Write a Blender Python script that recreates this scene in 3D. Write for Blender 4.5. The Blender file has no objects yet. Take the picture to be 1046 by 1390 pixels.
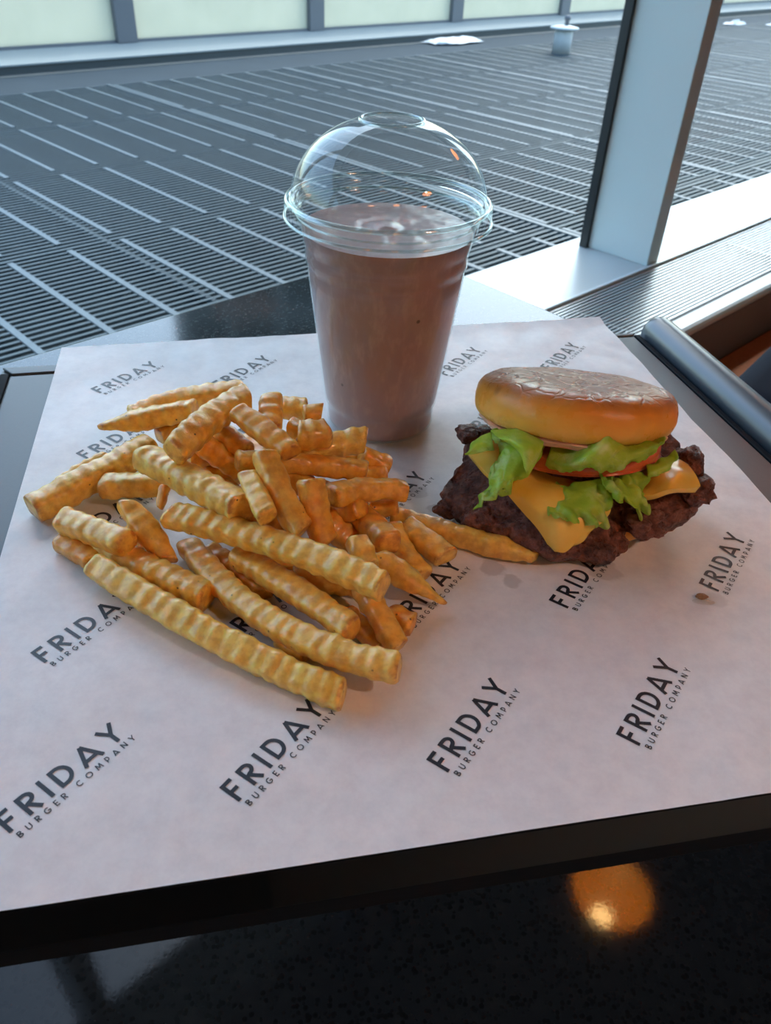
import bpy, bmesh, math, random
import numpy as np
from mathutils import Vector, Matrix, noise
random.seed(7)
SC = bpy.context.scene
COL = SC.collection

# ------------------------------------------------------------------ camera, sky, sun, exposure
# world frame: z = 0 is the paper on the tray, the floor is 0.765 m lower, +Y looks out of the window
FLOOR = -0.765
TABLE = -0.036
YAW_T = 0.213839          # direction of the tray's long side
YAW_W = 0.791             # direction of the window wall
cam_d = bpy.data.cameras.new('camera')
cam = bpy.data.objects.new('camera', cam_d); COL.objects.link(cam); SC.camera = cam
_p, _r = 0.651129891, 0.0511646
_fw = Vector((0, math.cos(_p), -math.sin(_p))); _rt = Vector((1, 0, 0)); _up = _rt.cross(_fw)
_R = math.cos(_r)*_rt + math.sin(_r)*_up
_U = -math.sin(_r)*_rt + math.cos(_r)*_up
cam.matrix_world = Matrix(((_R.x, _U.x, -_fw.x, 0), (_R.y, _U.y, -_fw.y, 0), (_R.z, _U.z, -_fw.z, 0.2338), (0, 0, 0, 1)))
cam_d.sensor_fit = 'HORIZONTAL'; cam_d.sensor_width = 36.0
cam_d.lens = 36.0*1070.07/1046.0
cam_d.clip_start = 0.01; cam_d.clip_end = 500
cam_d.dof.use_dof = True; cam_d.dof.focus_distance = 0.375; cam_d.dof.aperture_fstop = 30.0

world = bpy.data.worlds.new('sky'); SC.world = world; world.use_nodes = True
nt = world.node_tree
sky = nt.nodes.new('ShaderNodeTexSky'); sky.sky_type = 'NISHITA'; sky.sun_disc = False
sky.sun_elevation = math.radians(52); sky.sun_rotation = math.radians(18)
sky.air_density = 1.3; sky.dust_density = 2.5; sky.ozone_density = 1.5
nt.nodes['Background'].inputs['Strength'].default_value = 0.41
nt.links.new(sky.outputs[0], nt.nodes['Background'].inputs[0])

sun_d = bpy.data.lights.new('sun', 'SUN'); sun_d.energy = 0.5; sun_d.angle = math.radians(0.6); sun_d.color = (1.0, 0.95, 0.87)
sun = bpy.data.objects.new('sun', sun_d); COL.objects.link(sun)
_el = math.radians(52)
_dir = Vector((-0.313*math.cos(_el), -0.95*math.cos(_el), -math.sin(_el)))
sun.rotation_euler = _dir.to_track_quat('-Z', 'Y').to_euler()

SC.view_settings.view_transform = 'Standard'; SC.view_settings.look = 'None'
SC.view_settings.exposure = 1.06; SC.view_settings.gamma = 1.0; SC.view_settings.use_curve_mapping = False
SC.cycles.max_bounces = 12; SC.cycles.transparent_max_bounces = 24; SC.cycles.use_denoising = True
SC.cycles.caustics_reflective = False; SC.cycles.caustics_refractive = False
SC.cycles.sample_clamp_indirect = 8.0

# ------------------------------------------------------------------ frames
cT, sT = math.cos(YAW_T), math.sin(YAW_T)
cW, sW = math.cos(YAW_W), math.sin(YAW_W)
def T(x, y, z): return (x*cT - y*sT, x*sT + y*cT, z)       # tray frame -> world
def W(x, y, z): return (x*cW - y*sW, x*sW + y*cW, z)       # window frame -> world
MT = Matrix.Rotation(YAW_T, 4, 'Z'); MW = Matrix.Rotation(YAW_W, 4, 'Z')

# ------------------------------------------------------------------ object helpers
def link(o, parent=None):
    COL.objects.link(o)
    if parent is not None:
        o.parent = parent
        o.matrix_parent_inverse = parent.matrix_basis.inverted()
    return o
def empty(name, label, cat, loc, group=None):
    o = bpy.data.objects.new(name, None); o.location = loc; o.empty_display_size = 0.02
    o['label'] = label; o['category'] = cat
    if group: o['group'] = group
    COL.objects.link(o); return o
def tag(o, label, cat, group=None):
    o['label'] = label; o['category'] = cat
    if group: o['group'] = group
    return o
def make(name, verts, faces, mat, parent=None, smooth=True, origin=None, attrs=None):
    me = bpy.data.meshes.new(name)
    v = np.asarray(verts, float)
    if origin is None:
        origin = (v.min(0)+v.max(0))/2; origin[2] = v[:, 2].min()
    origin = np.asarray(origin, float)
    me.from_pydata([tuple(a) for a in (v-origin)], [], [tuple(int(i) for i in f) for f in faces])
    if smooth: me.polygons.foreach_set('use_smooth', [True]*len(me.polygons))
    if attrs:
        for k, a in attrs.items():
            at = me.attributes.new(k, 'FLOAT', 'POINT'); at.data.foreach_set('value', np.asarray(a, float).ravel())
    me.materials.append(mat); me.update()
    o = bpy.data.objects.new(name, me); o.location = origin
    return link(o, parent)
def structure(o):
    o['kind'] = 'structure'; return o
class MB:
    """collects shapes in one mesh"""
    def __init__(s, M=None): s.v = []; s.f = []; s.M = M
    def add(s, v, f):
        n = len(s.v)
        for p in v: s.v.append(tuple(s.M @ Vector(p)) if s.M is not None else tuple(p))
        s.f += [tuple(i+n for i in q) for q in f]; return s
    def box(s, a, b):
        x0, y0, z0 = a; x1, y1, z1 = b
        v = [(x0,y0,z0),(x1,y0,z0),(x1,y1,z0),(x0,y1,z0),(x0,y0,z1),(x1,y0,z1),(x1,y1,z1),(x0,y1,z1)]
        return s.add(v, [(0,3,2,1),(4,5,6,7),(0,1,5,4),(1,2,6,5),(2,3,7,6),(3,0,4,7)])
    def prism(s, poly, z0, z1):
        n = len(poly)
        v = [(x, y, z0) for x, y in poly]+[(x, y, z1) for x, y in poly]
        return s.add(v, [tuple(range(n))[::-1], tuple(range(n, 2*n))]+[(i, (i+1) % n, n+(i+1) % n, n+i) for i in range(n)])
    def lathe(s, prof, c=(0, 0, 0), n=48, cap=True):
        v = []; f = []
        for r, z in prof:
            for k in range(n):
                a = 2*math.pi*k/n; v.append((c[0]+r*math.cos(a), c[1]+r*math.sin(a), c[2]+z))
        for i in range(len(prof)-1):
            for k in range(n):
                f.append((i*n+k, i*n+(k+1) % n, (i+1)*n+(k+1) % n, (i+1)*n+k))
        if cap:
            if prof[0][0] > 1e-5: f.append(tuple(range(n))[::-1])
            if prof[-1][0] > 1e-5: f.append(tuple(range((len(prof)-1)*n, len(prof)*n)))
        return s.add(v, f)
    def tube(s, path, r, n=12, cap=True):
        P = [Vector(p) for p in path]; v = []; f = []
        for i, p in enumerate(P):
            t = (P[min(i+1, len(P)-1)]-P[max(i-1, 0)]).normalized()
            u = t.cross(Vector((0, 0, 1)))
            if u.length < 1e-4: u = Vector((1, 0, 0))
            u.normalize(); w = u.cross(t)
            rr = r[i] if isinstance(r, (list, tuple)) else r
            for k in range(n):
                a = 2*math.pi*k/n; v.append(tuple(p+u*math.cos(a)*rr+w*math.sin(a)*rr))
        for i in range(len(P)-1):
            for k in range(n): f.append((i*n+k, i*n+(k+1) % n, (i+1)*n+(k+1) % n, (i+1)*n+k))
        if cap: f += [tuple(range(n))[::-1], tuple(range((len(P)-1)*n, len(P)*n))]
        return s.add(v, f)
    def build(s, name, mat, parent=None, smooth=False, bevel=0, origin=None):
        o = make(name, s.v, s.f, mat, parent, smooth, origin)
        if bevel:
            b = o.modifiers.new('bevel', 'BEVEL'); b.width = bevel; b.segments = 3; b.limit_method = 'ANGLE'
            o.data.polygons.foreach_set('use_smooth', [True]*len(o.data.polygons))
            w = o.modifiers.new('normals', 'WEIGHTED_NORMAL'); w.keep_sharp = True
        return o
def fbm(p, oct=4, s=1.0):
    return noise.fractal(Vector(p)*s, 1.0, 2.0, oct, noise_basis='PERLIN_ORIGINAL')
def smooth01(a, b, x):
    t = min(1, max(0, (x-a)/(b-a))); return t*t*(3-2*t)

# ------------------------------------------------------------------ materials
class NT:
    def __init__(s, name):
        s.m = bpy.data.materials.new(name); s.m.use_nodes = True; s.t = s.m.node_tree
        s.b = s.t.nodes['Principled BSDF']; s.out = s.t.nodes['Material Output']
    def n(s, typ, **kw):
        d = s.t.nodes.new(typ)
        for k, v in kw.items():
            if k.startswith('i_'):
                key = k[2:]; key = int(key) if key.isdigit() else key.replace('_', ' ')
                d.inputs[key].default_value = v
            else: setattr(d, k, v)
        return d
    def l(s, a, b): s.t.links.new(a, b)
    def coord(s, which='Object'): return s.n('ShaderNodeTexCoord').outputs[which]
    def noise(s, vec, scale, detail=4, rough=0.55):
        d = s.n('ShaderNodeTexNoise', i_Scale=scale, i_Detail=detail, i_Roughness=rough); s.l(vec, d.inputs['Vector']); return d.outputs['Fac']
    def ramp(s, fac, stops):
        d = s.n('ShaderNodeValToRGB'); e = d.color_ramp.elements
        while len(e) < len(stops): e.new(0.5)
        for k, (p, c) in enumerate(stops):
            e[k].position = p; e[k].color = (c, c, c, 1) if isinstance(c, (int, float)) else (*c, 1)
        s.l(fac, d.inputs[0]); return d.outputs[0]
    def mix(s, fac, a, b, blend='MIX'):
        d = s.n('ShaderNodeMix', data_type='RGBA', blend_type=blend)
        for sock, v in ((d.inputs[0], fac), (d.inputs[6], a), (d.inputs[7], b)):
            if hasattr(v, 'is_linked'): s.l(v, sock)
            elif isinstance(v, (int, float)): sock.default_value = v
            else: sock.default_value = (*v, 1)
        return d.outputs[2]
    def math(s, op, a, b=0.0):
        d = s.n('ShaderNodeMath', operation=op)
        for sock, v in ((d.inputs[0], a), (d.inputs[1], b)):
            if hasattr(v, 'is_linked'): s.l(v, sock)
            else: sock.default_value = v
        return d.outputs[0]
    def bump(s, h, strength, dist=0.001):
        d = s.n('ShaderNodeBump', i_Strength=strength, i_Distance=dist); s.l(h, d.inputs['Height']); s.l(d.outputs[0], s.b.inputs['Normal'])
    def set(s, **kw):
        for k, v in kw.items():
            k = k.replace('_', ' '); sock = s.b.inputs[k]
            if hasattr(v, 'is_linked'): s.l(v, sock)
            elif isinstance(v, tuple) and len(v) == 3 and k != 'Subsurface Radius': sock.default_value = (*v, 1)
            else: sock.default_value = v
        return s
def plain(name, col, rough=0.5, metal=0.0, grain=0.08, scale=60.0, **kw):
    m = NT(name); c = m.coord()
    f = m.noise(c, scale, 5)
    m.set(Base_Color=m.mix(f, tuple(x*(1-grain) for x in col), tuple(min(1, x*(1+grain)) for x in col)), Roughness=rough, Metallic=metal, **kw)
    return m.m
def thin_clear(name, tint=(0.97, 0.99, 0.99), ior=1.45, rough=0.02, boost=1.0, haze=0.0):
    m = NT(name); m.t.nodes.remove(m.b)
    tr = m.n('ShaderNodeBsdfTransparent'); tr.inputs[0].default_value = (*tint, 1)
    gl = m.n('ShaderNodeBsdfGlossy'); gl.inputs['Roughness'].default_value = rough; gl.inputs[0].default_value = (0.95, 1, 1, 1)
    fr = m.n('ShaderNodeFresnel')
    bf = m.n('ShaderNodeNewGeometry').outputs['Backfacing']          # same reflectance from both sides of the thin sheet
    m.l(m.math('ADD', ior, m.math('MULTIPLY', bf, 1.0/ior-ior)), fr.inputs['IOR'])
    f = m.math('MINIMUM', m.math('ADD', m.math('MULTIPLY', fr.outputs[0], boost), haze), 1.0)
    mx = m.n('ShaderNodeMixShader'); m.l(f, mx.inputs[0]); m.l(tr.outputs[0], mx.inputs[1]); m.l(gl.outputs[0], mx.inputs[2])
    m.l(mx.outputs[0], m.out.inputs[0]); return m.m

def mat_table():
    m = NT('dark_terrazzo'); c = m.coord()
    v = m.n('ShaderNodeTexVoronoi', i_Scale=900.0); m.l(c, v.inputs['Vector'])
    v2 = m.n('ShaderNodeTexVoronoi', i_Scale=380.0); m.l(c, v2.inputs['Vector'])
    base = m.ramp(v.outputs['Color'], [(0.0, (0.018, 0.024, 0.024)), (0.55, (0.034, 0.045, 0.045)), (0.85, (0.055, 0.070, 0.068)), (1.0, (0.12, 0.14, 0.135))])
    b2 = m.ramp(v2.outputs['Color'], [(0.0, 0.35), (0.6, 0.8), (1.0, 1.5)])
    m.set(Base_Color=m.mix(1.0, base, b2, 'MULTIPLY'), Roughness=0.09, IOR=1.52)
    m.bump(m.noise(c, 500, 3), 0.02, 0.0004); return m.m
def mat_stone():
    m = NT('black_terrazzo_floor'); c = m.coord()
    v = m.n('ShaderNodeTexVoronoi', i_Scale=130.0); m.l(c, v.inputs['Vector'])
    f = m.noise(c, 60, 6, 0.7)
    col = m.mix(m.ramp(v.outputs['Distance'], [(0.15, 1.0), (0.45, 0.0)]), (0.0055, 0.006, 0.0065), (0.002, 0.002, 0.002))
    col = m.mix(m.ramp(f, [(0.5, 0.0), (0.75, 0.7)]), col, (0.011, 0.011, 0.0105))
    m.set(Base_Color=col, Roughness=0.06, IOR=1.29)
    m.bump(m.noise(c, 140, 4), 0.03, 0.001); return m.m
def mat_paper():
    m = NT('wax_paper'); c = m.coord()
    f = m.noise(c, 90, 8, 0.75); g = m.noise(c, 14, 5, 0.6)
    col = m.ramp(f, [(0.3, (0.70, 0.70, 0.71)), (0.55, (0.80, 0.80, 0.80)), (0.75, (0.86, 0.86, 0.85))])
    col = m.mix(m.ramp(g, [(0.3, 0.0), (0.7, 0.22)]), col, (0.66, 0.67, 0.70))
    # grease stains soaked into the paper, where the food has lain
    for (x, y, r, k) in STAINS:
        p = m.n('ShaderNodeVectorMath', operation='DISTANCE'); m.l(c, p.inputs[0]); p.inputs[1].default_value = (x, y, 0)
        wob = m.math('ADD', p.outputs['Value'], m.math('MULTIPLY', m.math('SUBTRACT', m.noise(c, 130, 3), 0.5), r*1.5))
        msk = m.ramp(m.math('DIVIDE', wob, r), [(0.75, k), (1.0, 0.0)])
        col = m.mix(msk, col, (0.34, 0.32, 0.31))
    m.set(Base_Color=col, Roughness=m.ramp(g, [(0.3, 0.38), (0.7, 0.55)]), Sheen_Weight=0.05)
    m.bump(m.noise(c, 700, 4, 0.7), 0.10, 0.0005); return m.m
def mat_fry():
    m = NT('fried_potato'); c = m.coord()
    oi = m.n('ShaderNodeObjectInfo'); off = m.n('ShaderNodeVectorMath', operation='ADD')
    sc_ = m.n('ShaderNodeVectorMath', operation='SCALE'); sc_.inputs[0].default_value = (3.1, 1.7, 2.3); m.l(oi.outputs['Random'], sc_.inputs['Scale'])
    m.l(c, off.inputs[0]); m.l(sc_.outputs[0], off.inputs[1]); c = off.outputs[0]
    tone = m.n('ShaderNodeAttribute', attribute_name='tone').outputs['Fac']
    ridge = m.n('ShaderNodeAttribute', attribute_name='ridge').outputs['Fac']
    edge = m.n('ShaderNodeAttribute', attribute_name='edge').outputs['Fac']
    pale = m.ramp(m.noise(c, 160, 5), [(0.3, (0.95, 0.56, 0.07)), (0.7, (1.0, 0.75, 0.18))])
    deep = m.ramp(m.noise(c, 160, 5), [(0.3, (0.82, 0.29, 0.015)), (0.7, (0.96, 0.48, 0.045))])
    col = m.mix(tone, pale, deep)
    col = m.mix(m.ramp(ridge, [(0.4, 0.0), (1.0, 0.2)]), col, (1.0, 0.78, 0.28))
    br = m.math('MULTIPLY', m.ramp(m.noise(c, 240, 4), [(0.42, 0.0), (0.62, 1.0)]), edge)
    col = m.mix(m.math('MULTIPLY', br, 0.9), col, (0.46, 0.13, 0.02))
    pz = m.ramp(m.noise(c, 110, 3), [(0.56, 0.0), (0.74, 0.4)])
    col = m.mix(pz, col, (0.62, 0.23, 0.05))
    v = m.n('ShaderNodeTexVoronoi', i_Scale=330.0); m.l(c, v.inputs['Vector'])
    keep = m.ramp(v.outputs['Color'], [(0.80, 0.0), (0.86, 1.0)])
    pep = m.math('MULTIPLY', m.ramp(v.outputs['Distance'], [(0.10, 1.0), (0.19, 0.0)]), keep)
    col = m.mix(m.math('MULTIPLY', pep, 0.9), col, (0.05, 0.02, 0.012))
    m.set(Base_Color=col, Roughness=m.ramp(m.noise(c, 300, 3), [(0.3, 0.28), (0.7, 0.52)]), Subsurface_Weight=0.25,
          Subsurface_Radius=(1.0, 0.38, 0.08), Subsurface_Scale=0.005, IOR=1.5, Coat_Weight=0.45, Coat_Roughness=0.18)
    m.bump(m.noise(c, 900, 5, 0.7), 0.35, 0.0006); return m.m
def mat_bun():
    m = NT('toasted_bun'); c = m.coord()
    sep = m.n('ShaderNodeSeparateXYZ'); m.l(c, sep.inputs[0])
    n1 = m.noise(c, 70, 5)
    h = m.math('ADD', sep.outputs[2], m.math('MULTIPLY', m.math('SUBTRACT', n1, 0.5), 0.006))
    col = m.ramp(m.math('DIVIDE', h, 0.0245), [(0.02, (0.94, 0.53, 0.13)), (0.30, (0.92, 0.44, 0.07)), (0.62, (0.80, 0.29, 0.035)), (0.82, (0.46, 0.15, 0.04)), (0.96, (0.34, 0.125, 0.06))])
    # darker dimple and crack on the crust
    for (p, r, k) in (((-0.0395, -0.020, 0.0165), 0.0035, 0.7), ((-0.0195, -0.026, 0.0230), 0.0010, 1.0)):
        d = m.n('ShaderNodeVectorMath', operation='DISTANCE'); m.l(c, d.inputs[0]); d.inputs[1].default_value = p
        col = m.mix(m.ramp(m.math('DIVIDE', d.outputs['Value'], r), [(0.4, k), (1.0, 0.0)]), col, (0.16, 0.045, 0.012))
    w = m.n('ShaderNodeTexVoronoi', feature='DISTANCE_TO_EDGE', i_Scale=95.0)
    dn = m.n('ShaderNodeTexNoise', i_Scale=60.0); m.l(c, dn.inputs['Vector'])
    mv = m.n('ShaderNodeVectorMath', operation='MULTIPLY_ADD'); m.l(dn.outputs['Color'], mv.inputs[0]); mv.inputs[1].default_value = (0.02, 0.02, 0.02); m.l(c, mv.inputs[2]); m.l(mv.outputs[0], w.inputs['Vector'])
    wr = m.ramp(w.outputs['Distance'], [(0.0, 0.0), (0.10, 1.0)])
    top = m.ramp(m.math('DIVIDE', sep.outputs[2], 0.0245), [(0.72, 0.0), (0.86, 1.0)])
    wr2 = m.mix(top, (1, 1, 1), wr)
    hgt = m.math('ADD', m.math('MULTIPLY', wr2, 0.6), m.math('MULTIPLY', m.noise(c, 260, 4), 0.5))
    m.set(Base_Color=col, Roughness=m.ramp(m.noise(c, 120, 4), [(0.35, 0.24), (0.7, 0.42)]), Subsurface_Weight=0.08, Subsurface_Radius=(0.5, 0.25, 0.1), Subsurface_Scale=0.004, Specular_IOR_Level=0.28)
    m.bump(hgt, 0.35, 0.0012); return m.m
def mat_patty():
    m = NT('seared_beef'); c = m.coord()
    f = m.noise(c, 210, 7, 0.72)
    col = m.ramp(f, [(0.30, (0.035, 0.011, 0.008)), (0.45, (0.14, 0.046, 0.032)), (0.58, (0.28, 0.105, 0.07)), (0.78, (0.46, 0.22, 0.15))])
    m.set(Base_Color=col, Roughness=m.ramp(m.noise(c, 330, 4), [(0.3, 0.18), (0.7, 0.5)]), IOR=1.45)
    v = m.n('ShaderNodeTexVoronoi', i_Scale=330.0); m.l(c, v.inputs['Vector'])
    m.bump(m.math('ADD', m.noise(c, 500, 6, 0.75), m.math('MULTIPLY', v.outputs['Distance'], 0.7)), 0.9, 0.0018); return m.m
def mat_cheese():
    m = NT('melted_cheese'); c = m.coord()
    col = m.ramp(m.noise(c, 45, 3), [(0.3, (0.86, 0.46, 0.05)), (0.7, (0.94, 0.62, 0.13))])
    m.set(Base_Color=col, Roughness=0.27, Subsurface_Weight=0.25, Subsurface_Radius=(0.6, 0.35, 0.08), Subsurface_Scale=0.004)
    m.bump(m.noise(c, 90, 4), 0.15, 0.001); return m.m
def mat_lettuce():
    m = NT('lettuce'); c = m.coord()
    at = m.n('ShaderNodeAttribute', attribute_name='edge').outputs['Fac']
    f = m.noise(c, 90, 5)
    col = m.ramp(f, [(0.3, (0.46, 0.66, 0.05)), (0.50, (0.60, 0.76, 0.08)), (0.68, (0.84, 0.88, 0.32))])
    col = m.mix(m.math('MULTIPLY', at, 0.4), col, (0.28, 0.55, 0.03))
    vn = m.n('ShaderNodeTexVoronoi', feature='DISTANCE_TO_EDGE', i_Scale=170.0); m.l(c, vn.inputs['Vector'])
    vein = m.math('MULTIPLY', m.ramp(vn.outputs['Distance'], [(0.0, 1.0), (0.06, 0.0)]), m.ramp(m.noise(c, 120, 2), [(0.45, 0.0), (0.65, 0.6)]))
    col = m.mix(m.math('MULTIPLY', vein, 0.35), col, (0.66, 0.78, 0.33))
    m.set(Base_Color=col, Roughness=0.30, Subsurface_Weight=0.15, Subsurface_Radius=(0.2, 0.4, 0.05), Subsurface_Scale=0.002)
    m.bump(m.math('ADD', m.noise(c, 250, 4), m.math('MULTIPLY', vein, -0.6)), 0.6, 0.001)
    tr = m.n('ShaderNodeBsdfTranslucent'); m.l(col, tr.inputs[0])
    mx = m.n('ShaderNodeMixShader'); mx.inputs[0].default_value = 0.4
    m.l(m.b.outputs[0], mx.inputs[1]); m.l(tr.outputs[0], mx.inputs[2]); m.l(mx.outputs[0], m.out.inputs[0]); return m.m
def mat_tomato():
    m = NT('tomato'); c = m.coord()
    col = m.ramp(m.noise(c, 60, 3), [(0.3, (0.58, 0.085, 0.025)), (0.7, (0.74, 0.17, 0.05))])
    m.set(Base_Color=col, Roughness=0.2, Subsurface_Weight=0.2, Subsurface_Radius=(0.6, 0.15, 0.08), Subsurface_Scale=0.004); return m.m
def mat_shake():
    m = NT('chocolate_milkshake'); c = m.coord()
    st = m.n('ShaderNodeMapping'); st.inputs['Scale'].default_value = (1, 1, 0.35); m.l(c, st.inputs[0])
    f = m.noise(st.outputs[0], 170, 6, 0.7); g = m.noise(c, 22, 3)
    col = m.mix(g, (0.34, 0.215, 0.20), (0.42, 0.27, 0.25))
    col = m.mix(m.ramp(f, [(0.50, 0.0), (0.74, 0.8)]), col, (0.52, 0.36, 0.31))
    v = m.n('ShaderNodeTexVoronoi', i_Scale=150.0); m.l(c, v.inputs['Vector'])
    pit = m.math('MULTIPLY', m.ramp(v.outputs['Distance'], [(0.10, 1.0), (0.2, 0.0)]), m.ramp(v.outputs['Color'], [(0.86, 0.0), (0.9, 1.0)]))
    col = m.mix(m.math('MULTIPLY', pit, 0.8), col, (0.03, 0.012, 0.01))
    sep = m.n('ShaderNodeSeparateXYZ'); m.l(c, sep.inputs[0])
    foam = m.ramp(m.math('DIVIDE', m.math('ADD', sep.outputs[2], m.math('MULTIPLY', m.math('SUBTRACT', f, 0.5), 0.004)), 0.12), [(0.895, 0.0), (0.915, 1.0)])
    col = m.mix(m.math('MULTIPLY', foam, 0.6), col, (0.40, 0.25, 0.225))
    m.set(Base_Color=col, Roughness=0.32, Subsurface_Weight=0.1, Subsurface_Radius=(0.5, 0.3, 0.2), Subsurface_Scale=0.003, Coat_Weight=0.12, Coat_Roughness=0.2)
    m.bump(m.math('SUBTRACT', m.noise(c, 300, 4), pit), 0.12, 0.0008); return m.m
def mat_frost():
    m = NT('frosted_glass'); m.t.nodes.remove(m.b); c = m.coord()
    col = m.ramp(m.noise(c, 2.0, 3), [(0.3, (0.70, 0.69, 0.58)), (0.7, (0.77, 0.75, 0.64))])
    a = m.n('ShaderNodeBsdfTranslucent'); m.l(col, a.inputs[0])
    b = m.n('ShaderNodeBsdfDiffuse'); m.l(col, b.inputs[0])
    mx = m.n('ShaderNodeMixShader'); mx.inputs[0].default_value = 0.35
    m.l(a.outputs[0], mx.inputs[1]); m.l(b.outputs[0], mx.inputs[2]); m.l(mx.outputs[0], m.out.inputs[0]); return m.m
def mat_amber():
    # amber lamp lining; the bulb's light on it is put in as emission
    m = NT('amber_glow_lining'); c = m.coord()
    col = m.ramp(m.noise(c, 120, 5), [(0.3, (0.50, 0.15, 0.006)), (0.7, (1.0, 0.40, 0.03))])
    m.set(Base_Color=(0.5, 0.2, 0.03), Roughness=0.3, Emission_Color=col, Emission_Strength=3.6); return m.m
def mat_emit(name, col, s):
    m = NT(name); m.set(Base_Color=col, Emission_Color=col, Emission_Strength=s); return m.m

STAINS = [(0.0039, 0.0050, 0.0055, 0.35), (0.0112, -0.0081, 0.0040, 0.5), (0.0371, -0.0507, 0.0060, 0.45), (0.0453, -0.0589, 0.0045, 0.45), (0.0265, 0.0040, 0.0090, 0.35), (0.0880, -0.0490, 0.0075, 0.35), (0.1334, -0.0646, 0.0050, 0.22)]
M = dict(
    table=mat_table(), stone=mat_stone(), paper=mat_paper(), fry=mat_fry(), bun=mat_bun(), patty=mat_patty(), cheese=mat_cheese(),
    lettuce=mat_lettuce(), tomato=mat_tomato(), shake=mat_shake(), frost=mat_frost(),
    ink=plain('charcoal_ink', (0.017, 0.018, 0.026), 0.45),
    tray=plain('tray_plastic', (0.085, 0.10, 0.105), 0.42, 0.0, 0.10, 900),
    tray_shaded=plain('shaded_skirt_plastic', (0.011, 0.014, 0.019), 0.6, 0.0, 0.1, 500, Specular_IOR_Level=0.06),  # tray plastic darkened: the shade on the skirts is put into the colour
    tube=plain('tray_handle_plastic', (0.05, 0.062, 0.08), 0.30, IOR=1.75),
    alu=plain('painted_aluminium', (0.55, 0.645, 0.655), 0.34, 0.0, 0.02, 8),
    sill=plain('sill_aluminium', (0.42, 0.475, 0.475), 0.30, 0.0, 0.02, 8),
    slat=plain('grille_aluminium', (0.45, 0.48, 0.49), 0.35, 0.6),
    dark=plain('black_gasket', (0.012, 0.014, 0.016), 0.5),
    wallb=plain('brown_grey_wall', (0.14, 0.105, 0.09), 0.7),
    floor=plain('terracotta_carpet', (0.32, 0.12, 0.06), 0.9, 0, 0.35, 90),
    inwall=plain('light_plaster', (0.60, 0.60, 0.60), 0.8),
    ceil=plain('dark_ceiling', (0.015, 0.014, 0.014), 0.8),
    deck=plain('roof_membrane', (0.013, 0.018, 0.021), 1.0, 0, 0.2, 4, Specular_IOR_Level=0.0),
    bar=plain('galvanised_bar', (0.040, 0.064, 0.078), 0.55, 0.0, 0.25, 6, Specular_IOR_Level=0.3),
    strip=plain('galvanised_strip', (0.046, 0.074, 0.092), 0.5, 0.0, 0.25, 20),
    walk=plain('blue_grey_membrane', (0.030, 0.043, 0.054), 0.8, 0, 0.2, 3, Specular_IOR_Level=0.15),
    curb=plain('pale_coping', (0.20, 0.225, 0.225), 0.7, 0, 0.05, 3),
    curbf=plain('grey_flashing', (0.04, 0.05, 0.052), 0.6),
    post=plain('grey_post', (0.12, 0.125, 0.135), 0.5),
    facade=plain('dark_stone', (0.20, 0.22, 0.23), 0.7),
    white=plain('white_paint', (0.50, 0.52, 0.52), 0.6),
    navy=plain('navy_upholstery', (0.010, 0.014, 0.022), 0.9, Specular_IOR_Level=0.1),
    steel=plain('black_steel', (0.02, 0.02, 0.022), 0.4, 0.6),
    sauce=plain('pink_sauce', (0.80, 0.46, 0.30), 0.3, 0, 0.1, 200),
    crumbm=plain('fried_crumb', (0.30, 0.14, 0.06), 0.35, 0, 0.4, 700),
    grease=thin_clear('grease_drop', (0.93, 0.91, 0.88), 1.45, 0.03, 1.6),
    glass=thin_clear('window_glass', (0.80, 0.92, 0.935), 1.22, 0.0),
    clear=thin_clear('clear_plastic', (0.975, 0.985, 0.985), 1.5, 0.03, 0.85, 0.004),
    rim=thin_clear('clear_plastic_rim', (0.86, 0.92, 0.915), 1.55, 0.07, 0.9, 0.07),
    cupw=thin_clear('cup_plastic', (0.98, 0.985, 0.985), 1.45, 0.10, 0.8, 0.0),
    smoke=plain('smoked_shade', (0.09, 0.045, 0.018), 0.4),
    amber=mat_amber(),
    bulb=mat_emit('lamp_bulb', (1.0, 0.62, 0.22), 30.0),
)

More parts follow.
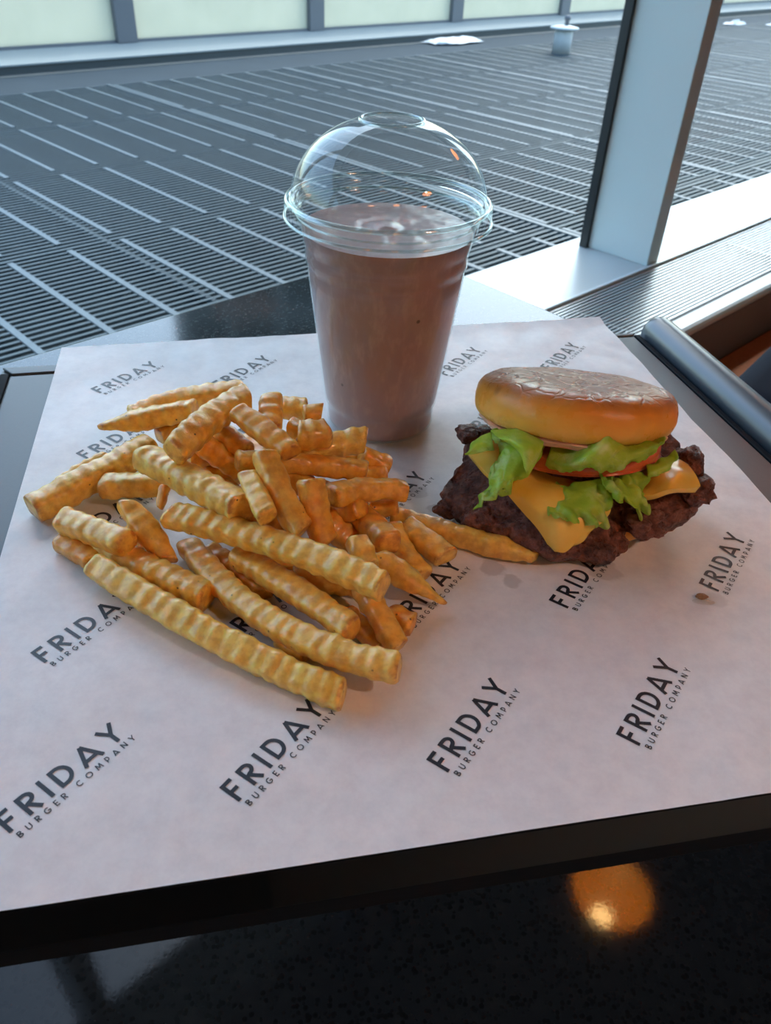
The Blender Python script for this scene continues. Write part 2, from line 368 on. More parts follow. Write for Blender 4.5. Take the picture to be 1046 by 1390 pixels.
FRIES = [
((-0.1605,0.3091,0.0047),(-0.1514,0.3207,0.0047),(-0.1419,0.3329,0.0047),0.0052,0.45,0.50,0.00,'short fry tucked behind the long fry at the far left of the pile'),
((-0.1635,0.2864,0.0063),(-0.1403,0.3112,0.0102),(-0.1195,0.3345,0.0140),0.0068,0.30,0.00,0.00,'long golden fry sticking out furthest left from the pile'),
((-0.1444,0.2682,0.0044),(-0.1342,0.2616,0.0044),(-0.1243,0.2552,0.0044),0.0049,0.85,0.00,0.00,'flat browned fry end under the left end of the front fry'),
((-0.1215,0.2478,0.0085),(-0.0613,0.2110,0.0070),(-0.0119,0.1880,0.0055),0.0059,0.15,0.00,0.00,'longest pale fry lying across the very front of the pile'),
((-0.1264,0.2664,0.0058),(-0.0977,0.2485,0.0058),(-0.0712,0.2346,0.0058),0.0063,0.35,0.00,0.00,'thick golden fry lying just behind the frontmost long fry'),
((-0.1438,0.2730,0.0120),(-0.1255,0.2632,0.0143),(-0.1080,0.2539,0.0165),0.0058,0.35,0.00,0.00,'short golden fry on top of the browned end at the left'),
((-0.1172,0.2808,0.0033),(-0.1094,0.2723,0.0033),(-0.1019,0.2642,0.0033),0.0037,0.80,0.00,0.00,'orange fry bit hidden behind the tapered fry at the left'),
((-0.0379,0.2150,0.0044),(-0.0326,0.2115,0.0044),(-0.0273,0.2080,0.0044),0.0049,0.80,0.00,0.00,'small orange fry end poking out under the second long front fry'),
((-0.0139,0.2322,0.0037),(-0.0058,0.2227,0.0037),(0.0019,0.2137,0.0037),0.0041,0.80,0.00,0.00,'orange fry under the tip of the second long front fry'),
((-0.0869,0.2681,0.0053),(-0.0432,0.2192,0.0104),(0.0080,0.1931,0.0155),0.0056,0.40,0.00,0.00,'second long crinkled fry from the front with a browned blunt tip'),
((-0.0774,0.2663,0.0040),(-0.0626,0.2531,0.0040),(-0.0486,0.2407,0.0040),0.0045,0.80,0.00,0.00,'dark orange fry wedged between two long fries in front'),
((-0.0792,0.2995,0.0140),(-0.0701,0.2929,0.0130),(-0.0612,0.2865,0.0120),0.0062,0.40,0.00,0.00,'pale fry end in a gap above the long topmost fry'),
((-0.0550,0.2613,0.0038),(-0.0453,0.2596,0.0038),(-0.0357,0.2579,0.0038),0.0042,0.60,0.00,0.00,'fry in shadow underneath the long topmost fry'),
((-0.0637,0.2555,0.0120),(-0.0357,0.2341,0.0140),(-0.0103,0.2105,0.0160),0.0055,0.60,0.00,0.00,'rough peppered fry with ragged end behind the second long fry'),
((-0.0378,0.2495,0.0060),(-0.0239,0.2492,0.0060),(-0.0101,0.2488,0.0060),0.0057,0.55,0.00,0.00,'short fry with a cut face under the long topmost fry'),
((0.0026,0.2969,0.0047),(0.0364,0.2844,0.0047),(0.0684,0.2725,0.0047),0.0051,0.45,0.00,0.60,'tapering fry that reaches out right as far as the burger patty'),
((0.0087,0.2813,0.0120),(0.0185,0.2735,0.0100),(0.0280,0.2659,0.0080),0.0056,0.35,0.00,0.00,'fat glossy blunt fry lying over the fry that reaches the burger'),
((0.0027,0.2772,0.0140),(0.0090,0.2646,0.0096),(0.0177,0.2557,0.0051),0.0055,0.60,0.00,0.00,'fry angled down beside the fat glossy fry on the right'),
((0.0042,0.2329,0.0044),(0.0088,0.2294,0.0044),(0.0134,0.2259,0.0044),0.0048,0.80,0.00,0.00,'small orange fry stub at the front right edge of the pile'),
((-0.0083,0.2354,0.0160),(-0.0005,0.2239,0.0117),(0.0075,0.2107,0.0074),0.0047,0.60,0.00,0.00,'fry slanting down to the paper at the front right of the pile'),
((-0.0030,0.2513,0.0180),(0.0115,0.2456,0.0115),(0.0259,0.2400,0.0049),0.0052,0.50,0.00,0.80,'pointed fry aiming at the printing on the right'),
((-0.0155,0.2926,0.0120),(-0.0062,0.2756,0.0155),(0.0023,0.2597,0.0190),0.0062,0.80,0.00,0.00,'orange knobbly fry on the right under the horizontal fry'),
((-0.0245,0.2851,0.0120),(-0.0175,0.2812,0.0180),(-0.0108,0.2771,0.0240),0.0050,0.90,0.00,0.00,'dark orange fry deep in the right side of the pile'),
((-0.0081,0.2959,0.0100),(-0.0012,0.2965,0.0113),(0.0057,0.2972,0.0125),0.0049,0.75,0.00,0.00,'short fry end directly beneath the horizontal fry on the right'),
((-0.0867,0.3086,0.0140),(-0.0799,0.3117,0.0140),(-0.0730,0.3149,0.0140),0.0061,0.95,0.00,0.00,'dark orange fry in the shadowy middle of the pile'),
((-0.1194,0.3462,0.0120),(-0.1143,0.3518,0.0120),(-0.1090,0.3575,0.0120),0.0050,0.70,0.00,0.00,'browned fry stub beneath the upturned fry at the back left'),
((-0.1365,0.3572,0.0160),(-0.1102,0.3743,0.0190),(-0.0794,0.3804,0.0220),0.0060,0.40,0.00,0.00,'rearmost long fry along the back of the pile'),
((-0.1478,0.3423,0.0180),(-0.1249,0.3483,0.0210),(-0.1016,0.3546,0.0240),0.0061,0.50,0.70,0.00,'fry with a dark pointed left tip at the back left'),
((-0.1358,0.3026,0.0100),(-0.1204,0.3034,0.0110),(-0.1050,0.3043,0.0120),0.0058,0.45,0.00,0.00,'horizontal fry behind the pale diagonal fry at the left'),
((-0.1137,0.2742,0.0220),(-0.1026,0.2642,0.0150),(-0.0917,0.2545,0.0080),0.0061,0.45,0.30,0.50,'strongly ridged tapered fry standing out at the left front'),
((-0.1019,0.2933,0.0200),(-0.1026,0.2892,0.0160),(-0.1033,0.2851,0.0120),0.0022,0.70,0.00,0.00,'thin sliver of fry hanging down at the left of the pile'),
((-0.0934,0.3065,0.0260),(-0.0872,0.3128,0.0260),(-0.0807,0.3193,0.0260),0.0067,0.60,0.00,0.00,'chunky fry in the left middle of the pile'),
((-0.0495,0.3321,0.0300),(-0.0441,0.3292,0.0300),(-0.0387,0.3263,0.0300),0.0054,0.65,0.00,0.00,'fry bit between the blocky stub and the back edge'),
((-0.0557,0.3510,0.0300),(-0.0489,0.3506,0.0300),(-0.0421,0.3502,0.0300),0.0056,0.50,0.00,0.00,'short golden fry at the back edge close to the cup'),
((-0.0429,0.3381,0.0340),(-0.0385,0.3396,0.0340),(-0.0340,0.3411,0.0340),0.0046,0.50,0.00,0.00,'small fry end nearest the left side of the cup'),
((-0.0325,0.2985,0.0160),(-0.0252,0.2937,0.0182),(-0.0181,0.2889,0.0205),0.0058,0.95,0.00,0.00,'dark orange fry under the fries right of the middle'),
((-0.0720,0.3291,0.0220),(-0.0610,0.3168,0.0220),(-0.0505,0.3052,0.0220),0.0057,0.80,0.00,0.00,'fry buried in the heap behind the upright pale fry'),
((-0.0318,0.3279,0.0200),(-0.0227,0.3285,0.0180),(-0.0135,0.3291,0.0160),0.0059,0.80,0.00,0.00,'fry beneath the yellow fry beside the cup'),
((-0.0486,0.2981,0.0270),(-0.0412,0.2948,0.0248),(-0.0338,0.2917,0.0225),0.0054,0.90,0.00,0.00,'fry glimpsed in the gap between two upright fries in the middle'),
((-0.0285,0.2781,0.0180),(-0.0199,0.2742,0.0120),(-0.0113,0.2702,0.0060),0.0056,0.85,0.00,0.00,'fry low in the heap between the steep fry and the peppered one'),
((-0.0601,0.2774,0.0165),(-0.0506,0.2752,0.0143),(-0.0412,0.2729,0.0120),0.0053,0.85,0.00,0.00,'fry in shadow behind the middle of the long topmost fry'),
((-0.0873,0.3054,0.0360),(-0.0781,0.3065,0.0277),(-0.0684,0.3072,0.0195),0.0055,0.85,0.00,0.00,'fry in the dark hollow left of the middle of the heap'),
((-0.0140,0.3225,0.0220),(-0.0067,0.3223,0.0187),(0.0007,0.3219,0.0155),0.0058,0.80,0.00,0.00,'browned fry end below the cup on the right of the pile'),
((-0.0136,0.3175,0.0150),(-0.0066,0.3155,0.0155),(0.0002,0.3135,0.0160),0.0047,0.70,0.00,0.00,'fry tip on the right between the browned end and the horizontal fry'),
((-0.0833,0.3189,0.0360),(-0.0743,0.3127,0.0330),(-0.0655,0.3067,0.0300),0.0052,0.30,0.00,0.00,'pale fry with a whitish edge in the upper left of the pile'),
((-0.0779,0.2779,0.0240),(-0.0668,0.2721,0.0230),(-0.0560,0.2664,0.0220),0.0055,0.60,0.00,0.00,'golden fry just below the pale diagonal fry on the left'),
((-0.1107,0.2970,0.0320),(-0.0858,0.2794,0.0328),(-0.0593,0.2604,0.0335),0.0067,0.25,0.00,0.00,'pale wide diagonal fry with a curled left end'),
((-0.0924,0.2831,0.0445),(-0.0824,0.3093,0.0458),(-0.0686,0.3312,0.0470),0.0064,0.45,0.00,0.00,'golden fry rising to the back of the pile on the left'),
((-0.0581,0.3377,0.0420),(-0.0574,0.3280,0.0390),(-0.0567,0.3188,0.0360),0.0057,0.45,0.00,0.00,'stubby upright fry at the top of the pile'),
((-0.0697,0.3112,0.0500),(-0.0556,0.2996,0.0470),(-0.0422,0.2886,0.0440),0.0051,0.80,0.00,0.00,'orange fry slanting down from the crest of the pile'),
((-0.0419,0.3053,0.0340),(-0.0266,0.3115,0.0340),(-0.0108,0.3179,0.0340),0.0059,0.10,0.00,0.00,'yellow translucent fry pointing at the base of the cup'),
((-0.0413,0.3029,0.0435),(-0.0345,0.3048,0.0435),(-0.0277,0.3068,0.0435),0.0062,0.65,0.00,0.00,'blocky fry stub with a square cut face near the cup'),
((-0.0673,0.2891,0.0375),(-0.0388,0.2965,0.0328),(-0.0094,0.3001,0.0280),0.0048,0.65,0.00,0.00,'slim fry lying level across the middle of the pile'),
((-0.0244,0.2765,0.0300),(-0.0082,0.2890,0.0260),(0.0086,0.2944,0.0220),0.0055,0.75,0.00,0.00,'horizontal orange fry sticking out on the right below the cup'),
((-0.0587,0.2726,0.0415),(-0.0529,0.2611,0.0395),(-0.0474,0.2502,0.0375),0.0046,0.35,0.00,0.00,'short peppered fry leaning forward in the middle'),
((-0.0324,0.2692,0.0440),(-0.0288,0.2629,0.0320),(-0.0251,0.2563,0.0200),0.0056,0.80,0.00,0.00,'orange fry standing steeply right of the middle'),
((-0.0523,0.2790,0.0500),(-0.0455,0.2673,0.0400),(-0.0337,0.2511,0.0300),0.0054,0.50,0.00,0.00,'upright fry with a flat pale top in the middle'),
((-0.0112,0.2501,0.0280),(-0.0084,0.2441,0.0260),(-0.0057,0.2382,0.0240),0.0049,0.55,0.00,0.00,'peppered fry leaning on the right end of the long topmost fry'),
((-0.0914,0.2650,0.0240),(-0.0460,0.2477,0.0265),(0.0006,0.2219,0.0290),0.0058,0.30,0.00,0.00,'long pale topmost fry lying across the middle of the pile')]

LEAF_LEFT = [[(0.0465,0.3120,0.0461),(0.0546,0.3120,0.0471),(0.0628,0.3120,0.0466),(0.0723,0.3120,0.0424)],
  [(0.0489,0.3020,0.0446),(0.0549,0.2960,0.0480),(0.0619,0.2940,0.0479),(0.0696,0.3020,0.0435)],
  [(0.0466,0.2940,0.0394),(0.0518,0.2880,0.0430),(0.0585,0.2870,0.0433),(0.0659,0.2960,0.0384)],
  [(0.0442,0.2870,0.0332),(0.0487,0.2810,0.0387),(0.0545,0.2810,0.0401),(0.0611,0.2880,0.0384)],
  [(0.0390,0.2800,0.0255),(0.0424,0.2760,0.0311),(0.0466,0.2770,0.0342),(0.0514,0.2810,0.0347)]]
LEAF_FLAP = [[(0.0457,0.3080,0.0484),(0.0526,0.3050,0.0515),(0.0606,0.3050,0.0514),(0.0703,0.3080,0.0457)],
  [(0.0476,0.2970,0.0518),(0.0533,0.2900,0.0551),(0.0603,0.2870,0.0548),(0.0671,0.2940,0.0512)],
  [(0.0524,0.2940,0.0507),(0.0558,0.2860,0.0526),(0.0603,0.2820,0.0506),(0.0649,0.2890,0.0482)],
  [(0.0565,0.2930,0.0485),(0.0574,0.2850,0.0499),(0.0597,0.2800,0.0447),(0.0633,0.2860,0.0450)]]
LEAF_TIP = [[(0.0378,0.3060,0.0414),(0.0413,0.3060,0.0463),(0.0458,0.3060,0.0486)],
  [(0.0354,0.3000,0.0427),(0.0397,0.3000,0.0453),(0.0461,0.3000,0.0473)],
  [(0.0339,0.2970,0.0427),(0.0392,0.2970,0.0430),(0.0468,0.2970,0.0453)]]
LEAF_RIGHT = [[(0.0757,0.3120,0.0426),(0.0836,0.3060,0.0462),(0.0908,0.3000,0.0520),(0.0949,0.2960,0.0598),(0.1075,0.3040,0.0484),(0.1158,0.3040,0.0500),(0.1242,0.3060,0.0512)],
  [(0.0725,0.3010,0.0443),(0.0804,0.2940,0.0465),(0.0865,0.2880,0.0532),(0.0939,0.2880,0.0570),(0.1042,0.2920,0.0517),(0.1126,0.2940,0.0534),(0.1213,0.2990,0.0538)],
  [(0.0709,0.2970,0.0413),(0.0781,0.2880,0.0451),(0.0844,0.2830,0.0509),(0.0945,0.2840,0.0506),(0.1034,0.2880,0.0497),(0.1128,0.2920,0.0516),(0.1203,0.2970,0.0535)],
  [(0.0717,0.2990,0.0363),(0.0790,0.2900,0.0403),(0.0853,0.2850,0.0466),(0.0957,0.2850,0.0457),(0.1041,0.2890,0.0466),(0.1139,0.2940,0.0482),(0.1208,0.2990,0.0504)]]
LEAF_FRONT = [[(0.0775,0.2940,0.0313),(0.0834,0.2910,0.0345),(0.0905,0.2910,0.0354),(0.0948,0.2910,0.0373),(0.0994,0.2900,0.0390)],
  [(0.0719,0.2860,0.0297),(0.0784,0.2820,0.0330),(0.0858,0.2810,0.0342),(0.0923,0.2820,0.0347),(0.0992,0.2840,0.0345)],
  [(0.0692,0.2800,0.0279),(0.0760,0.2760,0.0304),(0.0840,0.2750,0.0313),(0.0905,0.2760,0.0318),(0.0982,0.2790,0.0316)],
  [(0.0687,0.2780,0.0271),(0.0752,0.2720,0.0282),(0.0841,0.2710,0.0276),(0.0910,0.2720,0.0260),(0.0978,0.2760,0.0229)]]
LEAF_CURL = [[(0.0939,0.2920,0.0360),(0.1005,0.2930,0.0370),(0.1076,0.2960,0.0378),(0.1145,0.3000,0.0376)],
  [(0.0949,0.2820,0.0409),(0.1009,0.2840,0.0389),(0.1088,0.2880,0.0362),(0.1152,0.2920,0.0325)],
  [(0.0973,0.2790,0.0388),(0.1033,0.2810,0.0366),(0.1111,0.2850,0.0321),(0.1170,0.2880,0.0286)],
  [(0.0990,0.2800,0.0350),(0.1053,0.2810,0.0338),(0.1109,0.2840,0.0279),(0.1181,0.2860,0.0260)],
  [(0.1002,0.2800,0.0334),(0.1064,0.2810,0.0318),(0.1129,0.2830,0.0225),(0.1165,0.2850,0.0233)]]
LEAF_SCRAP = [[(0.1169,0.3000,0.0389),(0.1240,0.3020,0.0420),(0.1292,0.3040,0.0455)],
  [(0.1157,0.2940,0.0397),(0.1232,0.2970,0.0413),(0.1299,0.3000,0.0440)],
  [(0.1165,0.2920,0.0384),(0.1225,0.2950,0.0383),(0.1275,0.2990,0.0410)]]
CHEESE_A = [[(0.0386,0.3180,0.0276),(0.0461,0.3220,0.0325),(0.0617,0.3300,0.0284),(0.0822,0.3350,0.0230)],
  [(0.0440,0.3000,0.0311),(0.0540,0.3000,0.0326),(0.0691,0.3060,0.0277),(0.0922,0.3150,0.0230)],
  [(0.0535,0.2870,0.0294),(0.0619,0.2840,0.0313),(0.0752,0.2850,0.0314),(0.0969,0.2920,0.0277)],
  [(0.0672,0.2780,0.0197),(0.0724,0.2740,0.0232),(0.0811,0.2740,0.0254),(0.0986,0.2790,0.0268)],
  [(0.0754,0.2720,0.0115),(0.0772,0.2690,0.0125),(0.0801,0.2680,0.0131),(0.0862,0.2700,0.0190)]]
CHEESE_B = [[(0.1219,0.3180,0.0236),(0.1284,0.3180,0.0292),(0.1365,0.3180,0.0305),(0.1407,0.3120,0.0323)],
  [(0.1173,0.3060,0.0257),(0.1235,0.3040,0.0322),(0.1324,0.3030,0.0337),(0.1413,0.3020,0.0317)],
  [(0.1157,0.2970,0.0269),(0.1206,0.2940,0.0314),(0.1278,0.2930,0.0339),(0.1417,0.2970,0.0302)],
  [(0.1096,0.2920,0.0252),(0.1180,0.2890,0.0292),(0.1263,0.2890,0.0331),(0.1399,0.2950,0.0306)]]
PATTY_OUT = [(-161.6, 0.0681), (-149.2, 0.0682), (-136.9, 0.0627), (-123.7, 0.0585), (-109.3, 0.0601), (-102.7, 0.0618), (-90.1, 0.0593), (-84.3, 0.0617), (-79.0, 0.0629), (-72.1, 0.0544), (-62.9, 0.0481), (-43.4, 0.0501), (-27.9, 0.0549), (-11.6, 0.0663), (-1.7, 0.0729)]

CHX, CHY = 0.826, 1.150


# ================================================================== the setting
# floor, walls, ceiling of the cafe (window frame: x along the glass, y out through it)
RX0, RX1, RY0 = -6.0, 6.0, -3.4
CEIL = 2.05; HEAD = 1.40; SILL = -0.59; GL = 1.362
structure(MB(MW).box((RX0, RY0, FLOOR-0.1), (RX1, 0.82, FLOOR)).build('floor', M['stone']))
structure(MB(MW).box((1.5, 0.10, FLOOR+0.0002), (RX1, 0.815, FLOOR+0.004)).build('trim_4', M['floor']))
structure(MB(MW).box((RX0, RY0, CEIL), (RX1, GL+0.1, CEIL+0.1)).build('ceiling', M['ceil']))
structure(MB(MW).box((RX0, RY0-0.1, FLOOR), (RX1, RY0, CEIL)).build('wall_back', M['inwall']))
structure(MB(MW).box((RX0-0.1, RY0, FLOOR), (RX0, GL+0.1, CEIL)).build('wall_left', M['inwall']))
structure(MB(MW).box((RX1, RY0, FLOOR), (RX1+0.1, GL+0.1, CEIL)).build('wall_right', M['inwall']))
structure(MB(MW).box((RX0, 1.15, HEAD), (RX1, GL+0.1, CEIL)).build('wall_window', M['ceil']))
structure(MB(MW).box((RX0, 0.820, FLOOR), (RX1, 0.868, SILL-0.03)).build('wall_apron', M['wallb']))
# sill, inner ridge, nosing
structure(MB(MW).box((RX0, 1.130, FLOOR), (RX1, GL+0.06, SILL)).build('trim_1', M['sill'], bevel=0.003))
rg = MB(MW).box((RX0, 1.118, SILL-0.03), (RX1, 1.130, SILL+0.006)).build('trim_2', M['alu'], bevel=0.003); structure(rg)
prof = [(0.822, -0.030), (0.816, -0.022), (0.815, -0.012), (0.819, -0.004), (0.827, 0.0), (0.866, 0.0), (0.872, -0.004), (0.874, -0.030)]
pm = MB(MW); n = len(prof)
pm.add([(RX0, y, SILL+z) for y, z in prof]+[(RX1, y, SILL+z) for y, z in prof], [tuple(range(n)), tuple(range(n, 2*n))[::-1]]+[(i, n+i, n+(i+1) % n, (i+1) % n) for i in range(n)])
structure(pm.build('trim_3', M['sill']))
# linear bar grille of the convector, between sill and nosing
cg = empty('convector_grille', 'aluminium linear bar grille along the bottom of the window', 'grille', W(2.0, 1.0, SILL-0.03))
sl = MB(MW)
k = 0
for i in range(19):
    y = 0.882+i*0.0125
    sl.box((RX0+0.004, y, SILL-0.0045), (RX1-0.004, y+0.0050, SILL-0.002))
o = sl.build('slats', M['slat'], cg); o['kind'] = 'stuff'
MB(MW).box((RX0+0.004, 0.876, FLOOR+0.002), (RX1-0.004, 1.116, SILL-0.045)).build('trough', M['steel'], cg)
for i in range(12): MB(MW).box((RX0+0.6+i*0.9, 0.876, SILL-0.045), (RX0+0.61+i*0.9, 1.116, SILL-0.0221)).build('cross_bar', M['slat'], cg)

# window_1: mullions, gaskets, panes
win = MB(MW).box((RX0, 1.135, HEAD-0.06), (RX1, GL+0.02, HEAD)).build('window_1', M['alu'], bevel=0.002); structure(win)
MULL = [-4.12, -2.0, 0.12, 2.245, 4.365]
for x in MULL:
    MB(MW).box((x-0.031, 1.134, SILL), (x+0.031, GL-0.004, HEAD-0.06)).build('mullion', M['alu'], win, bevel=0.0025)
    MB(MW).box((x-0.045, GL-0.016, SILL), (x+0.045, GL+0.010, HEAD-0.06)).build('gasket', M['dark'], win)
edges = [RX0]+MULL+[RX1]
for a, b in zip(edges[:-1], edges[1:]):
    v = [W(a, GL, SILL-0.002), W(b, GL, SILL-0.002), W(b, GL, HEAD-0.05), W(a, GL, HEAD-0.05)]
    make('pane', v, [(0, 1, 2, 3)], M['glass'], win, smooth=False)

# the roof terrace outside: steel gratings in rows, a coping and a frosted parapet
DZ = -0.90
deck = structure(MB(MW).box((-6, GL+0.10, DZ-0.35), (30, 12, DZ-0.05)).build('roof_deck', M['deck']))
PW, PD = 1.66, 1.04
# one panel: end rails and rod strips on bars; local frame x along the glass
pf = MB()
pf.box((0.0, 0.0, -0.03), (0.010, PD, -0.012)); pf.box((PW-0.010, 0.0, -0.03), (PW, PD, -0.012)); pf.box((0.010, 0.0, -0.03), (PW-0.010, 0.006, -0.006))
strips = MB()
for i in range(7):
    x = 0.04+i*0.2385
    strips.box((x-0.012, 0.045, -0.004), (x+0.012, PD-0.045, 0.0025))
bars = MB()
for i in range(27):
    y = 0.0193+i*0.03852
    bars.box((0.0, y-0.0065, -0.0030), (PW, y+0.0065, -0.0005))
joint = MB(); joint.box((-0.013, 0.0, -0.02), (0.013, PD, 0.004))
proto = None
for cx in range(-2, 11):
    for ry in range(0, 5):
        x0 = 3.13+(cx-2)*PW; y0 = 2.125+(ry-1)*PD+0.0
        if ry == 0: y0 = 2.125-PD
        if y0+PD < GL+0.2: continue
        loc = W(x0, y0, DZ)
        if proto is None:
            p = pf.build('grating_panel', M['bar'], deck, origin=(0, 0, 0))
            kids = [strips.build('rod_strips', M['strip'], None, origin=(0, 0, 0)), bars.build('bearing_bars', M['bar'], None, origin=(0, 0, 0)), joint.build('joint_strip', M['strip'], None, origin=(0, 0, 0))]
            kids[0]['kind'] = 'stuff'; kids[1]['kind'] = 'stuff'
            for q in kids: q.parent = p; q.location = (0, 0, 0); q.matrix_parent_inverse = Matrix()
            proto = (p, kids)
        else:
            p = proto[0].copy(); COL.objects.link(p); p.parent = deck
            for q in proto[1][:3 if cx >= 2 else 2]:
                qc = q.copy(); COL.objects.link(qc); qc.parent = p; qc.matrix_parent_inverse = Matrix()
        p.matrix_parent_inverse = deck.matrix_basis.inverted()
        p.location = loc; p.rotation_euler = (0, 0, YAW_W)
walk = MB(MW).box((-6, 6.30, DZ-0.06), (30, 6.94, DZ-0.008)).build('membrane_strip', M['walk'], deck)
par = structure(MB(MW).box((-6, 7.04, DZ-0.05), (30, 8.1, DZ+0.05)).build('wall_parapet', M['curbf']))
MB(MW).box((-6, 7.03, DZ+0.05), (30, 8.1, DZ+0.062)).build('coping', M['curb'], par)
MB(MW).box((-6, 6.93, DZ-0.05), (30, 7.04, DZ-0.005)).build('flashing', M['curbf'], par)
px0 = 4.12
for i in range(-4, 10):
    x = px0+i*2.26
    MB(MW).box((x-0.10, 7.72, DZ+0.062), (x+0.10, 7.86, DZ+1.45)).build('post', M['post'], par, bevel=0.008)
    a, b = x+0.10, x+2.16
    MB(MW).box((a, 7.775, DZ+0.085), (b, 7.790, DZ+1.40)).build('glass_panel', M['frost'], par)
    MB(MW).box((a, 7.755, DZ+0.062), (b, 7.81, DZ+0.085)).build('bottom_channel', M['post'], par)
    for bx in (a+0.55, a+1.5):
        MB(MW @ Matrix.Translation((bx, 7.775, DZ+0.48)) @ Matrix.Rotation(math.pi/2, 4, 'X')).lathe([(0.022, 0.0), (0.022, 0.012), (0.014, 0.018)], n=12).build('bolt', M['post'], par)

ob = bpy.data.objects.new('unseen_office_block', None); ob.location = (-5, 42, -12); COL.objects.link(ob); structure(ob)  # unseen block, added for its dark reflection in the tabletop
MB().box((-12.6, 42, -12), (2.4, 56, 27)).build('facade', M['facade'], ob)
for fl in range(8):
    for k in range(5):
        MB().box((-11.8+k*2.8, 41.93, -3+fl*3.6), (-9.6+k*2.8, 42.0, -0.9+fl*3.6)).build('window', M['dark'], ob)

# ================================================================== things outside
vp = empty('vent_pipe', 'short white roof vent pipe with a flat cap standing on the gratings outside', 'vent pipe', W(8.07, 5.70, DZ))
MB(MW).lathe([(0.095, 0), (0.095, 0.20), (0.09, 0.21)], (8.07, 5.70, DZ), 24).build('pipe', M['white'], vp, True)
MB(MW).lathe([(0.13, 0.212), (0.15, 0.222), (0.15, 0.236), (0.08, 0.25)], (8.07, 5.70, DZ), 24).build('cap', M['white'], vp, True)
MB(MW).lathe([(0.02, 0.251), (0.025, 0.30), (0.035, 0.305), (0.03, 0.34)], (8.10, 5.70, DZ), 12).build('knob', M['post'], vp, True)
def crumple(name, c, sx, sy, h, mat, label, cat, group=None, seed=0):
    v = []; f = []; n = 16
    for j in range(n+1):
        for i in range(n+1):
            u, w = i/n*2-1, j/n*2-1
            r = max(abs(u), abs(w))
            z = h*(1-r**2)*(0.45+0.9*abs(fbm((u*2+seed, w*2, seed), 3)))+h*0.25*abs(noise.noise(Vector((u*6+seed, w*6, 3))))+0.002
            k = 1+0.35*noise.noise(Vector((u*1.5+seed, w*1.5, 9)))
            v.append(W(c[0]+u*sx*k, c[1]+w*sy*k, c[2]+z))
    for j in range(n):
        for i in range(n):
            a = j*(n+1)+i; f.append((a, a+1, a+n+2, a+n+1))
    o = make(name, v, f, mat, None, False)
    s = o.modifiers.new('solid', 'SOLIDIFY'); s.thickness = 0.002
    return tag(o, label, cat, group)
crumple('plastic_sheet', (7.55, 6.80, DZ+0.006), 0.42, 0.15, 0.045, M['white'], 'crumpled white plastic sheet lying against the parapet outside', 'litter', seed=2)
crumple('plastic_scrap', (13.2, 6.30, DZ+0.006), 0.17, 0.10, 0.06, M['white'], 'bright scrap of plastic on the deck just right of the mullion', 'litter', seed=5)
crumple('plastic_scrap', (13.7, 5.95, DZ+0.006), 0.10, 0.07, 0.05, M['white'], 'smaller white scrap on the deck between two others beyond the right pane', 'litter', seed=7)
crumple('plastic_scrap', (15.9, 6.40, DZ+0.006), 0.20, 0.15, 0.12, M['white'], 'white scrap furthest right on the deck outside', 'litter', seed=9)

# ================================================================== table
tb = empty('cafe_table', 'small square table with a speckled polished stone top below the tray', 'table', W(0.335, 0.33, FLOOR))
poly = [(0.566, 0.556), (0.549, 0.104), (0.116, 0.104), (0.100, 0.556)]
MB(MW).prism(poly[::-1], TABLE-0.025, TABLE).build('tabletop', M['table'], tb, bevel=0.003)
MB(MW).lathe([(0.038, 0.012), (0.038, 0.69)], (0.45, 0.45, FLOOR), 24).build('pedestal', M['steel'], tb, True)
MB(MW).lathe([(0.10, 0.0), (0.10, 0.008), (0.045, 0.018)], (0.45, 0.45, FLOOR), 40).build('foot_plate', M['steel'], tb, True)
MB(MW).box((0.30, 0.30, -0.072), (0.52, 0.52, TABLE-0.025)).build('top_bracket', M['steel'], tb)

# ================================================================== tray
tr = empty('serving_tray', 'slate grey rectangular tray with glossy rounded side handles under the paper', 'tray', T(0.08, 0.30, TABLE))
FL, FR, BR, BL = (-0.145, 0.1285), (0.297, 0.1285), (0.2835, 0.4880), (-0.1440, 0.4770)
tm = MB(MT)
tm.prism([FL, FR, BR, BL], -0.026, -0.0032)
tm.build('tray_deck', M['tray'], tr)
# inset top panel, a groove round it
GFL, GFR, GBR, GBL = (-0.1265, 0.1330), (0.2930, 0.1330), (0.2800, 0.4822), (-0.1372, 0.4655)
MB(MT).prism([GFL, GFR, GBR, GBL], -0.0031, -0.0014).build('top_panel', M['tray'], tr, bevel=0.0006)
# rims outside the groove
def strip(a, b, c, d, z0, z1, name, mat, bev=0.0008): return MB(MT).prism([a, b, c, d], z0, z1).build(name, mat, tr, bevel=bev)
strip((-0.1366, 0.4678), (0.2800, 0.4841), (0.2835, 0.4880), (-0.1440, 0.4772), -0.0031, -0.0010, 'back_rim', M['tray'])
strip((-0.1450, 0.1285), (0.2980, 0.1285), (0.2980, 0.1325), (-0.1450, 0.1325), -0.036, -0.0012, 'front_skirt', M['tray_shaded'])
strip((-0.1440, 0.4770), (-0.1440, 0.4740), (0.2835, 0.4850), (0.2835, 0.4882), -0.036, -0.0032, 'back_skirt', M['tray_shaded'])
strip((0.2945, 0.1290), (0.2985, 0.1290), (0.2860, 0.4860), (0.2818, 0.4860), -0.036, -0.0016, 'side_skirt', M['tray_shaded'])
strip((-0.1340, 0.1290), (-0.1290, 0.1290), (-0.1385, 0.4700), (-0.1440, 0.4700), -0.036, -0.0016, 'side_skirt', M['tray_shaded'])
